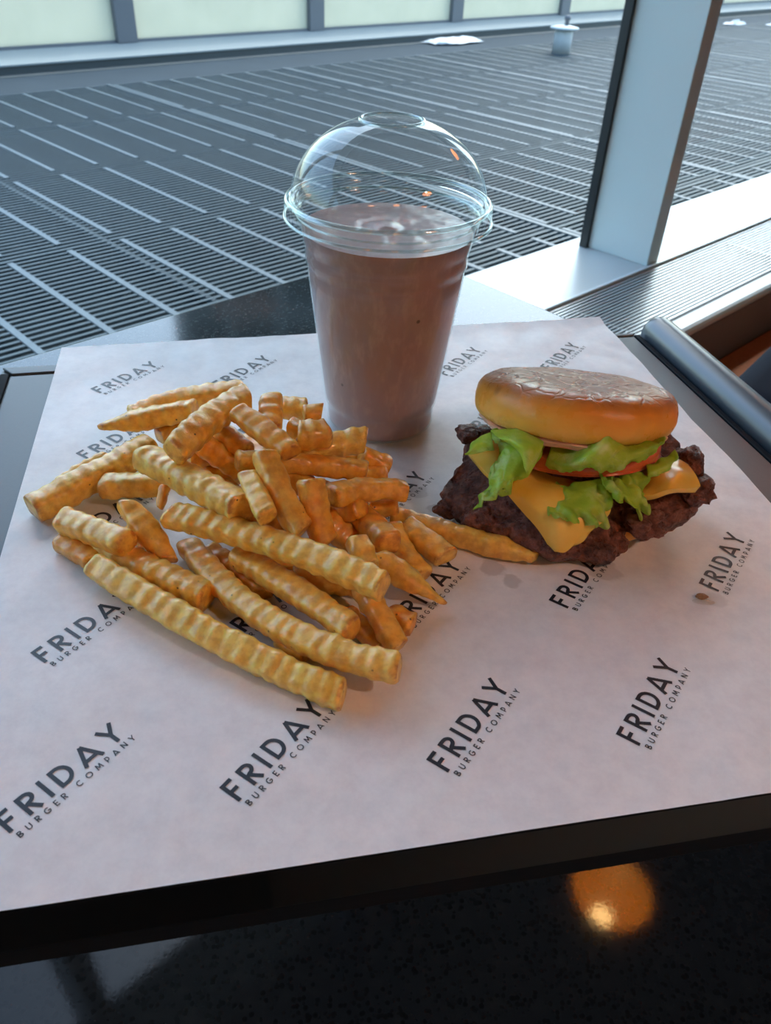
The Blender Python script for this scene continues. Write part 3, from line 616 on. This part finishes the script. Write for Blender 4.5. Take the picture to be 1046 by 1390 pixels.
def handle(x0, y0, x1, y1, name):
    P0 = Vector(T(x0, y0, -0.0015)); P1 = Vector(T(x1, y1, -0.0015)); d = (P1-P0).normalized(); r = 0.0122
    path = [P0, P0+d*0.0015, P0+d*0.004, P0+d*0.008]+[P0+(P1-P0)*t for t in np.linspace(0.05, 0.97, 20)]+[P1-d*0.004, P1]
    rr = [r*0.86, r*0.95, r*0.99, r]+[r]*20+[r*0.98, r*0.86]
    MB().tube([tuple(p) for p in path], rr, 28).build(name, M['tube'], tr, True)
handle(0.3000, 0.4905, 0.3128, 0.1290, 'handle')
handle(-0.1580, 0.4750, -0.1460, 0.1290, 'handle')
# outer flange under the right handle
MB(MT).prism([(0.299, 0.13), (0.338, 0.13), (0.3225, 0.4930), (0.286, 0.4900)], -0.036, -0.0205).build('handle_base', M['tube'], tr, bevel=0.004)
MB(MT).prism([(-0.185, 0.13), (-0.146, 0.13), (-0.1435, 0.4760), (-0.172, 0.4790)], -0.036, -0.0205).build('handle_base', M['tube'], tr, bevel=0.004)

# ================================================================== paper with print
def paper_z(x, y):
    e = smooth01(0.40, 0.50, y)
    z = 0.00045*noise.noise(Vector((x*16, y*16, 0)))*1.0
    z += (0.0017*abs(noise.noise(Vector((x*34, y*22, 4))))) * (0.25+0.75*max(e, smooth01(0.12, 0.25, x)))
    if y > 0.485: z += 0.012*((y-0.485)/0.02)**2*0.06
    return z
paper_root_o = T(0.08, 0.31, 0)
NX, NY = 150, 150
pv = []; pfc = []
for j in range(NY+1):
    for i in range(NX+1):
        u, w = i/NX, j/NY
        # corners observed on the tray
        xl = -0.1085+(-0.003)*w; xr = 0.2610+0.0045*w
        xr += 0.0016*noise.noise(Vector((w*9, 2.2, 0)))
        y0 = 0.1275; y1 = 0.4990+0.0120*u
        x = xl+(xr-xl)*u; y = y0+(y1-y0)*w
        pv.append(T(x, y, paper_z(x, y)))
for j in range(NY):
    for i in range(NX):
        a = j*(NX+1)+i; pfc.append((a, a+1, a+NX+2, a+NX+1))
paper = make('tray_paper', pv, pfc, M['paper'], None, True, origin=paper_root_o)
tag(paper, 'white wax paper sheet printed with burger company logos, lining the grey tray', 'paper')

def arc(cx, cy, rx, ry, a0, a1, n=10):
    return [(cx+rx*math.cos(math.radians(a0+(a1-a0)*i/n)), cy+ry*math.sin(math.radians(a0+(a1-a0)*i/n))) for i in range(n+1)]
def glyph(ch, w):
    h = w/2
    if ch == 'F': return .52, [[(h, 0), (h, 1)], [(0, 1-h), (.52, 1-h)], [(h, .50), (.46, .50)]]
    if ch == 'R': return .60, [[(h, 0), (h, 1)], [(h, 1-h), (.30, 1-h)]+arc(.30, .71, .24, .29-h, 90, -90)+[(h, .42+h*0)], [(.26, .44), (.54, 0)]]
    if ch == 'I': return w, [[(h, 0), (h, 1)]]
    if ch == 'D': return .74, [[(h, 0), (h, 1)], [(h, 1-h), (.28, 1-h)]+arc(.28, .5, .46-h, .5-h, 90, -90, 14)+[(h, h)]]
    if ch == 'A': return .86, [[(.04, 0), (.43, .98)], [(.82, 0), (.43, .98)], [(.18, .24), (.68, .24)]]
    if ch == 'Y': return .76, [[(.05, 1), (.38, .46)], [(.71, 1), (.38, .46)], [(.38, .52), (.38, 0)]]
    if ch == 'B': return .60, [[(h, 0), (h, 1)], [(h, 1-h), (.3, 1-h)]+arc(.3, .75, .22, .25-h, 90, -90)+[(h, .5)], [(h, .5), (.32, .5)]+arc(.32, .26, .25, .26-h, 90, -90)+[(h, h)]]
    if ch == 'U': return .70, [[(h, 1), (h, .36)]+arc(.35, .36, .35-h, .36-h, 180, 360, 12)+[(.70-h, 1)]]
    if ch == 'G': return .86, [arc(.46, .5, .44-h, .5-h, 48, 348, 20), [(.46, .46), (.86, .46)]]
    if ch == 'E': return .52, [[(h, 0), (h, 1)], [(0, 1-h), (.52, 1-h)], [(h, .5), (.46, .5)], [(0, h), (.52, h)]]
    if ch == 'C': return .84, [arc(.46, .5, .46-h, .5-h, 48, 312, 18)]
    if ch == 'O': return .98, [arc(.49, .5, .49-h, .5-h, 0, 360, 24)]
    if ch == 'M': return .94, [[(.06, 0), (.18, 1)], [(.18, 1), (.47, .25)], [(.47, .25), (.76, 1)], [(.76, 1), (.88, 0)]]
    if ch == 'P': return .58, [[(h, 0), (h, 1)], [(h, 1-h), (.26, 1-h)]+arc(.26, .62, .26, .38-h, 90, -90, 12)+[(h, .24+h)]]
    if ch == 'N': return .76, [[(h, 0), (h, 1)], [(h, .97), (.76-h, .03)], [(.76-h, 0), (.76-h, 1)]]
    return .35, []
def ribbon(pts, w):
    P = np.array(pts); n = len(P); L = []; Rr = []
    closed = n > 4 and np.allclose(P[0], P[-1])
    for i in range(n):
        a = P[i]-P[i-1] if i else (P[i]-P[n-2] if closed else None)
        b = P[i+1]-P[i] if i < n-1 else (P[1]-P[0] if closed else None)
        ds = [d/np.linalg.norm(d) for d in (a, b) if d is not None and np.linalg.norm(d) > 1e-9]
        t = sum(ds); t = t/np.linalg.norm(t); nn = np.array([-t[1], t[0]])
        k = 1.0
        if len(ds) == 2: k = 1/max(.5, float(np.dot(nn, np.array([-ds[0][1], ds[0][0]]))))
        L.append(P[i]+nn*w/2*k); Rr.append(P[i]-nn*w/2*k)
    return L, Rr
def layout(text, cap, total, w):
    """strokes of a word set to an exact total width, in metres"""
    ws = [glyph(c, w)[0] for c in text]
    gap = (total/cap-sum(ws))/(len(text)-1)
    x = 0; quads = []
    for c, wd in zip(text, ws):
        for st in glyph(c, w)[1]:
            # subdivide long strokes so the print follows the paper
            pts = []
            for a, b in zip(st[:-1], st[1:]):
                m = max(1, int(math.hypot(b[0]-a[0], b[1]-a[1])/0.3))
                pts += [(a[0]+(b[0]-a[0])*i/m, a[1]+(b[1]-a[1])*i/m) for i in range(m)]
            pts.append(st[-1])
            L, Rr = ribbon(pts, w)
            for i in range(len(L)-1):
                quads.append([((q[0]+x)*cap, q[1]*cap) for q in (Rr[i], Rr[i+1], L[i+1], L[i])])
        x += wd+gap
    return quads
BIG = layout('FRIDAY', 0.0089, 0.0463, 0.165)
SML = layout('BURGER COMPANY', 0.00245, 0.0463, 0.15)
ca, sa = math.cos(math.radians(45)), math.sin(math.radians(45))
def on_sheet(x, y): return -0.108 < x < 0.2605 and 0.128 < y < 0.4985+0.012*(x+0.108)/0.37
def print_logo(ox, oy, quads, name, dx=0, dy=0):
    v = []; f = []
    for q in quads:
        ids = []
        for (a, b) in q:
            a += dx; b += dy
            x = ox+a*ca-b*sa; y = oy+a*sa+b*ca
            ids.append((x, y))
        if not all(on_sheet(*t) for t in ids): continue
        n0 = len(v)
        for x, y in ids: v.append(T(x, y, paper_z(x, y)+0.00016))
        f.append((n0, n0+1, n0+2, n0+3))
    if len(f) > 4: make(name, v, f, M['ink'], paper, False)
for j in range(-1, 5):
    for i in range(-1, 6):
        ox = -0.0815+0.0705*i; oy = 0.1520+0.0708*j
        print_logo(ox, oy, BIG, 'large_lettering')
        print_logo(ox, oy, SML, 'small_lettering', 0.0010, -0.0040)

# ================================================================== fries
def fry(a, m, b, r, tone, ta, tb, label):
    a, m, b = map(np.array, (a, m, b))
    L = np.linalg.norm(m-a)+np.linalg.norm(b-m)
    seed = random.random()*100
    n = max(14, int(L/0.00095)); K = 20
    roll = random.uniform(-0.35, 0.35); slant = random.uniform(-0.9, 0.9)
    pitch = random.uniform(0.0062, 0.0072); amp = random.uniform(0.036, 0.060)
    ph0 = random.uniform(0, 6.28); asp = random.uniform(0.86, 0.98)
    skew0, skew1 = random.uniform(-0.35, 0.35), random.uniform(-0.35, 0.35)
    bump0, bump1 = random.uniform(0.72, 0.95), random.uniform(0.72, 0.95)
    V = []; ridge = []; edge = []
    for i in range(n+1):
        t = i/n
        c = a*(2*(t-.5)*(t-1))+m*(4*t*(1-t))+b*(2*t*(t-.5))
        d = a*(4*t-3)+m*(4-8*t)+b*(4*t-1); d = d/np.linalg.norm(d)
        s = t*L; se = min(s, L-s)
        side = np.cross(d, (0, 0, 1)); side /= np.linalg.norm(side); up = np.cross(side, d)
        rl = roll+0.4*noise.noise(Vector((t*2.0, seed, 0)))
        k = 1.0
        if ta: k *= 1-ta*(1-smooth01(0, 0.020, s))*0.9
        if tb: k *= 1-tb*(1-smooth01(0, 0.020, L-s))*0.9
        e = min(1.0, se/(0.0020)); kk = k*(bump0 if s < L/2 else bump1)+(k-k*(bump0 if s < L/2 else bump1))*math.sqrt(1-(1-e)**2)
        kk *= 1+0.07*noise.noise(Vector((t*L*90, seed+3, 1)))
        for q in range(K):
            th = 2*math.pi*q/K
            cs, sn = math.cos(th), math.sin(th)
            ex = 0.62
            x = math.copysign(abs(cs)**ex, cs); y = math.copysign(abs(sn)**ex, sn)*asp
            phs = 2*math.pi*s/pitch+ph0+slant*math.atan2(y, abs(x)+0.4)*1.3
            phs += 1.3*noise.noise(Vector((s*95, seed, 7))); w = math.sin(phs)*(0.75+0.6*noise.noise(Vector((s*70, seed+9, th*0.4))))
            rr = r*kk*(1+amp*w)
            ca_, sa_ = math.cos(rl), math.sin(rl)
            X, Y = (x*ca_-y*sa_)*rr, (x*sa_+y*ca_)*rr
            sk = (skew0*(1-t)**6-skew1*t**6)*x*r
            p = c+side*X+up*Y+d*sk
            pv_ = Vector(p+seed)
            dn = 0.00032*noise.noise(pv_*420)+0.0006*noise.noise(pv_*130)
            p = p+(side*x+up*y)*dn
            if p[2] < 0.0012: p[2] = 0.0012+0.15*(p[2]-0.0012)
            V.append(p); ridge.append(0.5+0.5*w)
            edge.append(max(1-e*0.6, (min(abs(x), abs(y)/asp))**3*0.9, 0.15))
    Fc = []
    for i in range(n):
        for q in range(K):
            Fc.append((i*K+q, i*K+(q+1) % K, (i+1)*K+(q+1) % K, (i+1)*K+q))
    for base, end, dd in ((0, a, -1), (n*K, b, 1)):
        ring = np.array(V[base:base+K]); cen = ring.mean(0)
        for f_ in (0.55,):
            i0 = len(V)
            for q in range(K):
                p = cen+(ring[q]-cen)*f_
                p = p+np.array([0.0003, 0.0003, 0.0004])*noise.noise(Vector(p*500))
                V.append(p); ridge.append(0.5); edge.append(0.5)
            for q in range(K):
                g = (base+q, base+(q+1) % K, i0+(q+1) % K, i0+q)
                Fc.append(g[::-1] if dd < 0 else g)
            V.append(cen); ridge.append(0.5); edge.append(0.4)
            for q in range(K):
                g = (i0+q, i0+(q+1) % K, len(V)-1); Fc.append(g[::-1] if dd < 0 else g)
    o = make('crinkle_fry', V, Fc, M['fry'], None, True, attrs=dict(ridge=ridge, edge=edge, tone=[tone]*len(V)))
    tag(o, label, 'french fry', 'crinkle cut fries heaped on the paper')
for q in FRIES: fry(*q)

# ================================================================== milkshake
CX, CY = -0.0061, 0.3948
cup = empty('milkshake_cup', 'tall clear plastic cup of chocolate milkshake with a domed lid', 'milkshake', (CX, CY, 0))
def wall_prof(off):
    pts = [(0.0270, 0.0022), (0.0290, 0.0022), (0.0300, 0.0035), (0.0301, 0.0080), (0.0299, 0.0120), (0.0306, 0.0150), (0.0313, 0.0158), (0.0320, 0.0200)]
    for t in np.linspace(0.1, 1, 12): pts.append((0.0320+(0.0399-0.0320)*t, 0.0200+(0.0885-0.0200)*t))
    pts += [(0.0397, 0.0900), (0.0399, 0.0920), (0.0409, 0.0935), (0.0410, 0.0980), (0.0408, 0.0995), (0.0414, 0.1015), (0.0420, 0.1035)]
    return [(r+off, z) for r, z in pts]
outer = wall_prof(0.0)
sh = [(0.0, 0.0028)]+[(r-0.0006, z+0.0006) for r, z in outer]+[(0.0420, 0.1070), (0.0424, 0.1092)]
sv = MB(); sv.lathe(sh, (CX, CY, 0), 72, cap=False)
# top surface with a swirl
nr, na = 26, 72; base = len(sv.v)
v = []; f = []
for i in range(nr+1):
    r = 0.0424*(1-i/nr)
    for k in range(na):
        a = 2*math.pi*k/na
        x, y = r*math.cos(a), r*math.sin(a)
        z = 0.1092+0.0004*(i > 0)*noise.noise(Vector((x*90, y*90, 0)))+0.0003*(i > 0)*noise.noise(Vector((x*260, y*260, 5)))
        d = math.hypot(x+0.002, y-0.004)
        z += 0.0012*math.exp(-(d/0.0065)**2)-0.0009*math.exp(-((d-0.010)/0.003)**2)
        v.append((CX+x, CY+y, z))
for i in range(nr):
    for k in range(na): f.append((i*na+k, i*na+(k+1) % na, (i+1)*na+(k+1) % na, (i+1)*na+k))
sv.add(v, f)
sv.build('milkshake', M['shake'], cup, True)
lip = [(0.0428, 0.1085), (0.0434, 0.1130), (0.0440, 0.1172), (0.0462, 0.1180), (0.0468, 0.1192), (0.0462, 0.1203), (0.0448, 0.1200)]
MB().lathe([(0.0, 0.0020)]+outer+lip, (CX, CY, 0), 96, cap=False).build('cup_wall', M['cupw'], cup, True)
dome = [(0.0476, 0.1222)]
for t in np.linspace(2, 72.2, 40):
    dome.append((0.0474*math.cos(math.radians(t)), 0.1222+0.0376*math.sin(math.radians(t))))
lid = MB().lathe(dome, (CX, CY, 0), 96, cap=False).build('dome_lid', M['clear'], cup, True)
def torus_prof(R, z, a, b, n=12): return [(R+a*math.cos(2*math.pi*i/n), z+b*math.sin(2*math.pi*i/n)) for i in range(n+1)]
MB().lathe(torus_prof(dome[-1][0], dome[-1][1], 0.0011, 0.0009), (CX, CY, 0), 64, cap=False).build('sip_hole_rim', M['rim'], lid, True)
MB().lathe(torus_prof(0.0488, 0.1226, 0.0016, 0.0012), (CX, CY, 0), 96, cap=False).build('lid_rim', M['rim'], lid, True)
MB().lathe([(0.0500, 0.1222), (0.0505, 0.1212), (0.0503, 0.1160), (0.0507, 0.1150)], (CX, CY, 0), 96, cap=False).build('lid_skirt', M['clear'], lid, True)
MB().lathe(torus_prof(0.0505, 0.1150, 0.0008, 0.0008), (CX, CY, 0), 96, cap=False).build('skirt_bead', M['rim'], lid, True)
MB().lathe([(0.0474, 0.1222), (0.0455, 0.1216), (0.0450, 0.1180), (0.0447, 0.1120)], (CX, CY, 0), 96, cap=False).build('plug_ring', M['clear'], lid, True)
MB().lathe(torus_prof(0.0449, 0.1165, 0.0005, 0.0006), (CX, CY, 0), 96, cap=False).build('plug_bead', M['rim'], lid, True)

# ================================================================== burger
bg = empty('cheeseburger', 'cheeseburger with shiny bun, lettuce, tomato and dark patty on the paper', 'burger', (0.09, 0.33, 0))
def place(V, M4): return [tuple(M4 @ Vector(p)) for p in V]
# bottom bun
def round_part(prof, n, M4, name, mat, jitter, seed, parent, rmod=None):
    V = []; Fc = []
    for i, (r, z) in enumerate(prof):
        for k in range(n):
            a = 2*math.pi*k/n; rr = r*(1+(rmod(a) if rmod else 0))
            p = Vector((rr*math.cos(a), rr*math.sin(a), z))
            d = jitter*fbm(p+Vector((seed, seed, seed)), 4, 45)
            q = p.normalized() if p.length > 1e-6 else Vector((0, 0, 1))
            V.append(tuple(p+Vector((q.x*d, q.y*d, d*0.6)) if r > 1e-5 else p))
    for i in range(len(prof)-1):
        for k in range(n): Fc.append((i*n+k, i*n+(k+1) % n, (i+1)*n+(k+1) % n, (i+1)*n+k))
    me_o = make(name, V, Fc, mat, None, True, origin=(0, 0, 0))
    me_o.matrix_basis = M4
    me_o.parent = parent; me_o.matrix_parent_inverse = parent.matrix_basis.inverted()
    return me_o
def dense(prof, m=5):
    P = [Vector((p[0], p[1], 0)) for p in prof]; out = []
    for i in range(len(P)-1):
        p0, p1, p2, p3 = P[max(i-1, 0)], P[i], P[i+1], P[min(i+2, len(P)-1)]
        for k in range(m):
            t = k/m
            q = 0.5*((2*p1)+(p2-p0)*t+(2*p0-5*p1+4*p2-p3)*t*t+(3*p1-p0-3*p2+p3)*t**3)
            out.append((max(0.0, q.x), q.y))
    out.append((P[-1].x, P[-1].y)); return out
heel = dense([(0.0, 0.0008), (0.036, 0.0008), (0.044, 0.002), (0.0465, 0.006), (0.0455, 0.010), (0.040, 0.0125), (0.0, 0.0125)], 4)
round_part(heel, 64, Matrix.Translation((0.0985, 0.3310, 0.0012)), 'bottom_bun', M['bun'], 0.0008, 3, bg)
# patty
PO = PATTY_OUT[:11]+[(-45, 0.0540), (-28, 0.0650), (-14, 0.0650), (-2, 0.0600), (12, 0.0570), (28, 0.0510), (45, 0.048), (70, 0.047), (90, 0.046), (110, 0.047), (135, 0.047), (157, 0.049), (170, 0.0540), (182, 0.0520)]
angs = np.array([a for a, r in PO]); rads = np.array([r for a, r in PO])
o_ = np.argsort(angs); angs = angs[o_]; rads = rads[o_]
def patty_R(a):
    return float(np.interp(math.degrees((a+math.pi) % (2*math.pi)-math.pi), np.r_[angs[-1]-360, angs, angs[0]+360], np.r_[rads[-1], rads, rads[0]]))
PC = (0.090, 0.330)
def patty_top(s, a):
    z = 0.0285-0.0150*smooth01(0.50, 1.0, s)
    back = smooth01(-0.1, 0.5, math.sin(a)); z += back*0.009*smooth01(0.5, 1.0, s)
    right = smooth01(0.6, 1.0, math.cos(a)); z += right*0.010*smooth01(0.5, 1.0, s); z += 0.006*smooth01(0.9, 0.99, math.cos(a-math.radians(170)))*smooth01(0.5, 1.0, s)
    return z
na, nr = 240, 46; V = []; Fc = []
for i in range(nr+1):
    for k in range(na):
        a = 2*math.pi*k/na; R = patty_R(a)*(1+0.035*noise.noise(Vector((math.cos(a)*7, math.sin(a)*7, 0)))+0.02*noise.noise(Vector((math.cos(a)*22, math.sin(a)*22, 3))))
        t = i/nr
        if t < 0.62:
            s = t/0.62; s = s**0.75; z = patty_top(s, a); rr = R*s*0.97
        else:
            q = (t-0.62)/0.38
            zt = patty_top(1.0, a); zb = 0.0012+0.0105*smooth01(-0.55, 0.2, math.sin(a)+0.25*max(0, math.cos(a)))
            z = zt+(zb-zt)*q; rr = R*(0.97+0.05*math.sin(q*math.pi)-0.06*q)
        x, y = PC[0]+rr*math.cos(a), PC[1]+rr*math.sin(a)
        am = 0.0022*smooth01(0.35, 0.9, min(1, t/0.62))
        p = Vector((x, y, z))
        d = am*(fbm(p, 4, 75)+0.45*fbm(p+Vector((3, 1, 2)), 3, 260))
        nx = math.cos(a)*(0.35 if t < 0.62 else 0.95); ny = math.sin(a)*(0.35 if t < 0.62 else 0.95)
        p = p+Vector((nx*d, ny*d, d*(0.95 if t < 0.62 else 0.3)))
        if p.z < 0.0012: p.z = 0.0012
        V.append(tuple(p))
for i in range(nr):
    for k in range(na): Fc.append((i*na+k, (i+1)*na+k, (i+1)*na+(k+1) % na, i*na+(k+1) % na))
Fc.append(tuple(nr*na+k for k in range(na)))
make('patty', V, Fc, M['patty'], bg, True)
# crisp lacy scraps of the patty's edge
def lump(name, c, r, mat, seed, parent, sq=(1, 1, 1), am=0.35, fq=140):
    b = bmesh.new(); bmesh.ops.create_icosphere(b, subdivisions=4, radius=1.0)
    V = []
    for v in b.verts:
        d = 1+am*fbm(v.co*r+Vector((seed, 0, 0)), 4, fq)
        V.append((c[0]+v.co.x*r*sq[0]*d, c[1]+v.co.y*r*sq[1]*d, c[2]+v.co.z*r*sq[2]*d))
    b.verts.ensure_lookup_table(); Fc = [tuple(v.index for v in f.verts) for f in b.faces]; b.free()
    return make(name, V, Fc, mat, parent, True)
for i, (c, r, sq) in enumerate([((0.1005, 0.2800, 0.0085), 0.0085, (1.1, 0.9, 0.85)), ((0.0395, 0.3385, 0.0275), 0.0060, (1.0, 1, 0.6)), ((0.1440, 0.3190, 0.0310), 0.0075, (0.8, 1.3, 0.8)),
                                ((0.0310, 0.3030, 0.0060), 0.0055, (1.4, 0.8, 0.7)), ((0.1440, 0.3050, 0.0245), 0.0090, (1, 1, 0.7)), ((0.0480, 0.2920, 0.0090), 0.0090, (1.1, 1, 0.8)), ((0.1180, 0.2880, 0.0160), 0.0085, (1.2, 0.9, 0.8))]):
    lump('crisp_edge', c, r, M['patty'], i*3.3+1, bg, sq, 0.45, 170)

def catmull(G, mu, mv):
    G = np.array(G)
    def one(A, m):
        out = []
        n = len(A)
        for i in range(n-1):
            p0 = A[i-1] if i else 2*A[0]-A[1]
            p1, p2 = A[i], A[i+1]; p3 = A[i+2] if i+2 < n else 2*A[n-1]-A[n-2]
            for k in range(m):
                t = k/m
                out.append(0.5*((2*p1)+(p2-p0)*t+(2*p0-5*p1+4*p2-p3)*t*t+(3*p1-p0-3*p2+p3)*t**3))
        out.append(A[-1]); return np.array(out)
    H = one(G, mu); H = np.swapaxes(one(np.swapaxes(H, 0, 1), mv), 0, 1); return H
def patch(name, G, mat, parent, thick, ruffle=0.0, rf=260, edges=(0, 0, 0, 0), mu=10, mv=10, seed=0, notch=0.0, base=0.0):
    """edges: ruffle weight on (first row, last row, first column, last column)"""
    H = catmull(G, mu, mv); nu, nv = H.shape[:2]
    V = []; E = []
    N = np.cross(np.gradient(H, axis=0), np.gradient(H, axis=1)); N /= np.linalg.norm(N, axis=2, keepdims=True)+1e-12
    for i in range(nu):
        for j in range(nv):
            u, w = i/(nu-1), j/(nv-1)
            e = max(edges[0]*smooth01(0.35, 0, u), edges[1]*smooth01(0.60, 1, u), edges[2]*smooth01(0.35, 0, w), edges[3]*smooth01(0.6, 1, w))
            p = H[i, j]; q = Vector(p+seed)
            d = ruffle*e*(math.sin(rf*(p[0]*1.0+p[2]*0.6+p[1]*0.4)+seed*5+3*noise.noise(q*60))*0.6+0.8*noise.noise(q*230))+base*noise.noise(q*110)
            V.append(p+N[i, j]*d+np.array([0, 0, -notch*e*abs(noise.noise(q*300))])); E.append(e)
    Fc = [(i*nv+j, i*nv+j+1, (i+1)*nv+j+1, (i+1)*nv+j) for i in range(nu-1) for j in range(nv-1)]
    o = make(name, V, Fc, mat, parent, True, attrs=dict(edge=E))
    s = o.modifiers.new('solid', 'SOLIDIFY'); s.thickness = thick; s.offset = 0
    if thick > 0.001:
        b = o.modifiers.new('round', 'BEVEL'); b.width = thick*0.45; b.segments = 3; b.limit_method = 'ANGLE'; b.angle_limit = math.radians(50)
    return o
patch('cheese_slice', CHEESE_A, M['cheese'], bg, 0.0030, base=0.0007)
patch('cheese_slice', CHEESE_B, M['cheese'], bg, 0.0032, base=0.0007, seed=3)
patch('lettuce_leaf', LEAF_LEFT, M['lettuce'], bg, 0.0005, 0.0026, 520, (0, 1, 1, 0.2), 16, 18, 1, 0.004, 0.0016)
patch('lettuce_leaf', LEAF_FLAP, M['lettuce'], bg, 0.0005, 0.0008, 380, (0.4, 0.2, 0.3, 0), 10, 12, 2, 0.0, 0.0006)
patch('lettuce_leaf', LEAF_TIP, M['lettuce'], bg, 0.0005, 0.0012, 500, (0.2, 0.6, 1, 0), 10, 10, 3, 0.0, 0.0006)
patch('lettuce_leaf', LEAF_RIGHT, M['lettuce'], bg, 0.0005, 0.0016, 620, (0.6, 0.9, 0, 0.6), 14, 12, 4, 0.003, 0.0011)
patch('lettuce_leaf', LEAF_FRONT, M['lettuce'], bg, 0.0005, 0.0034, 800, (0.1, 1, 0.9, 0.5), 18, 16, 5, 0.004, 0.0016)
patch('lettuce_leaf', LEAF_CURL, M['lettuce'], bg, 0.0005, 0.0036, 900, (0.7, 1, 1, 1), 16, 18, 6, 0.003, 0.0014)
patch('lettuce_leaf', LEAF_SCRAP, M['lettuce'], bg, 0.0005, 0.0016, 620, (0.6, 1, 0.5, 0.8), 10, 10, 7, 0.001, 0.0006)
# tomato
tomM = Matrix.Translation((0.0925, 0.3270, 0.0292)) @ Matrix.Rotation(math.radians(-13), 4, 'X') @ Matrix.Rotation(math.radians(-4), 4, 'Y')
round_part(dense([(0.0, 0.0), (0.0345, 0.0), (0.0368, 0.0012), (0.0376, 0.0036), (0.0368, 0.0060), (0.0345, 0.0072), (0.0, 0.0072)], 4), 72, tomM, 'tomato_slice', M['tomato'], 0.0003, 8, bg)
# top bun, propped open towards the camera
bunM = Matrix.Translation((0.0885, 0.3350, 0.0378)) @ Matrix.Rotation(math.radians(-18), 4, 'X') @ Matrix.Rotation(math.radians(2), 4, 'Y')
crown = dense([(0.0, 0.0012), (0.036, 0.0008), (0.0425, 0.0010), (0.0462, 0.0034), (0.0482, 0.0082), (0.0480, 0.0132), (0.0458, 0.0178), (0.0415, 0.0208), (0.034, 0.0224), (0.020, 0.0230), (0.0, 0.0231)], 6)
round_part(crown, 96, bunM, 'top_bun', M['bun'], 0.0011, 12, bg, lambda a: 0.012*math.sin(2*a+0.4)+0.01*math.sin(3*a))
# sauce film under the crown, running over the edge
sM = bunM @ Matrix.Translation((0, 0, -0.0030))
round_part(dense([(0.0, 0.0), (0.038, 0.0), (0.0418, 0.0006), (0.0426, 0.0018), (0.0418, 0.0034), (0.0, 0.0036)], 4), 160, sM, 'burger_sauce', M['sauce'], 0.0016, 21, bg, lambda a: 0.02*math.sin(5*a+1)+0.02*math.sin(11*a)+0.05*noise.noise(Vector((math.cos(a)*5, math.sin(a)*5, 2))))

# ================================================================== crumbs
cr = lump('fried_crumb', (0.1395, 0.2560, 0.0018), 0.0016, M['crumbm'], 4, None, (1.9, 1.0, 0.8), 0.5, 300)
tag(cr, 'small brown greasy crumb on the printed paper right of the burger', 'crumb')
gd = lump('grease_drop', (0.1400, 0.2535, 0.0006), 0.0022, M['grease'], 9, None, (2.2, 0.9, 0.32), 0.2, 200)
tag(gd, 'shiny clear grease drop in front of the small crumb', 'grease drop')

# ================================================================== pendant lamps, chair
def pendant(x, y, z, label, power):
    # z is the open bottom of the amber drum
    o = empty('pendant_lamp', label, 'lamp', (x, y, z), 'wide dark pendant lamps of the cafe')
    MB().lathe([(0.234, 0.19), (0.232, 0.21), (0.205, 0.29), (0.14, 0.35), (0.03, 0.38)], (x, y, z), 48, cap=False).build('outer_shade', M['smoke'], o, True)
    MB().lathe([(0.134, 0.0), (0.137, 0.0), (0.137, 0.25), (0.118, 0.28), (0.0, 0.29)], (x, y, z), 40, cap=False).build('drum', M['smoke'], o, True)
    MB().lathe([(0.133, 0.001), (0.133, 0.24), (0.115, 0.27), (0.0, 0.28)], (x, y, z), 40, cap=False).build('amber_lining', M['amber'], o, True)
    MB().lathe([(0.0, 0.150), (0.022, 0.156), (0.036, 0.180), (0.032, 0.21), (0.016, 0.235), (0.016, 0.28)], (x, y, z), 20, cap=False).build('bulb', M['bulb'], o, True)
    MB().tube([(x, y, z+0.37), (x, y, CEIL)], 0.004, 8).build('cord', M['steel'], o, True)
    if power == 0: return
    ld = bpy.data.lights.new('lamp_light', 'POINT'); ld.energy = power; ld.color = (1.0, 0.93, 0.87); ld.shadow_soft_size = 0.03
    lo = bpy.data.objects.new('lamp_light', ld); lo.location = (x, y, z+0.10); link(lo, o)
pendant(0.842, 1.388, 0.87, 'pendant lamp with glowing amber drum mirrored in the dark polished floor', 0)
for i, (x, y, z) in enumerate([(0.9, -0.3, 0.95), (0.3, -1.3, 0.95), (1.5, -1.2, 0.95), (-0.7, -1.5, 0.95)]):
    pendant(x, y, z, ['pendant lamp hanging right behind the viewer', 'pendant lamp hanging straight behind the viewer', 'pendant lamp furthest right behind the viewer', 'pendant lamp hanging left behind the viewer'][i], 5.5)

ch = empty('cafe_chair', 'dark navy upholstered chair, partly seen beyond the right tray handle', 'chair', (CHX, CHY, FLOOR))
def cushion(name, c, s, mat, rot=0):
    b = MB(Matrix.Translation(c) @ Matrix.Rotation(rot, 4, 'Z') @ Matrix.Rotation(0, 4, 'X'))
    b.box((-s[0], -s[1], -s[2]), (s[0], s[1], s[2])); return b.build(name, mat, ch, bevel=min(s)*0.9)
cushion('seat', (CHX, CHY, FLOOR+0.385), (0.24, 0.23, 0.05), M['navy'], YAW_W+0.12)
cushion('backrest', (CHX+0.20*sW, CHY-0.20*cW, FLOOR+0.66), (0.22, 0.045, 0.22), M['navy'], YAW_W)
for sx in (-1, 1):
    for sy in (-1, 1):
        q = Vector((CHX, CHY, 0))+Vector((sx*0.19*cW-sy*0.19*sW, sx*0.19*sW+sy*0.19*cW, 0))
        MB().tube([(q.x, q.y, FLOOR), (q.x, q.y, FLOOR+0.345)], [0.011, 0.015], 12).build('leg', M['steel'], ch, True)
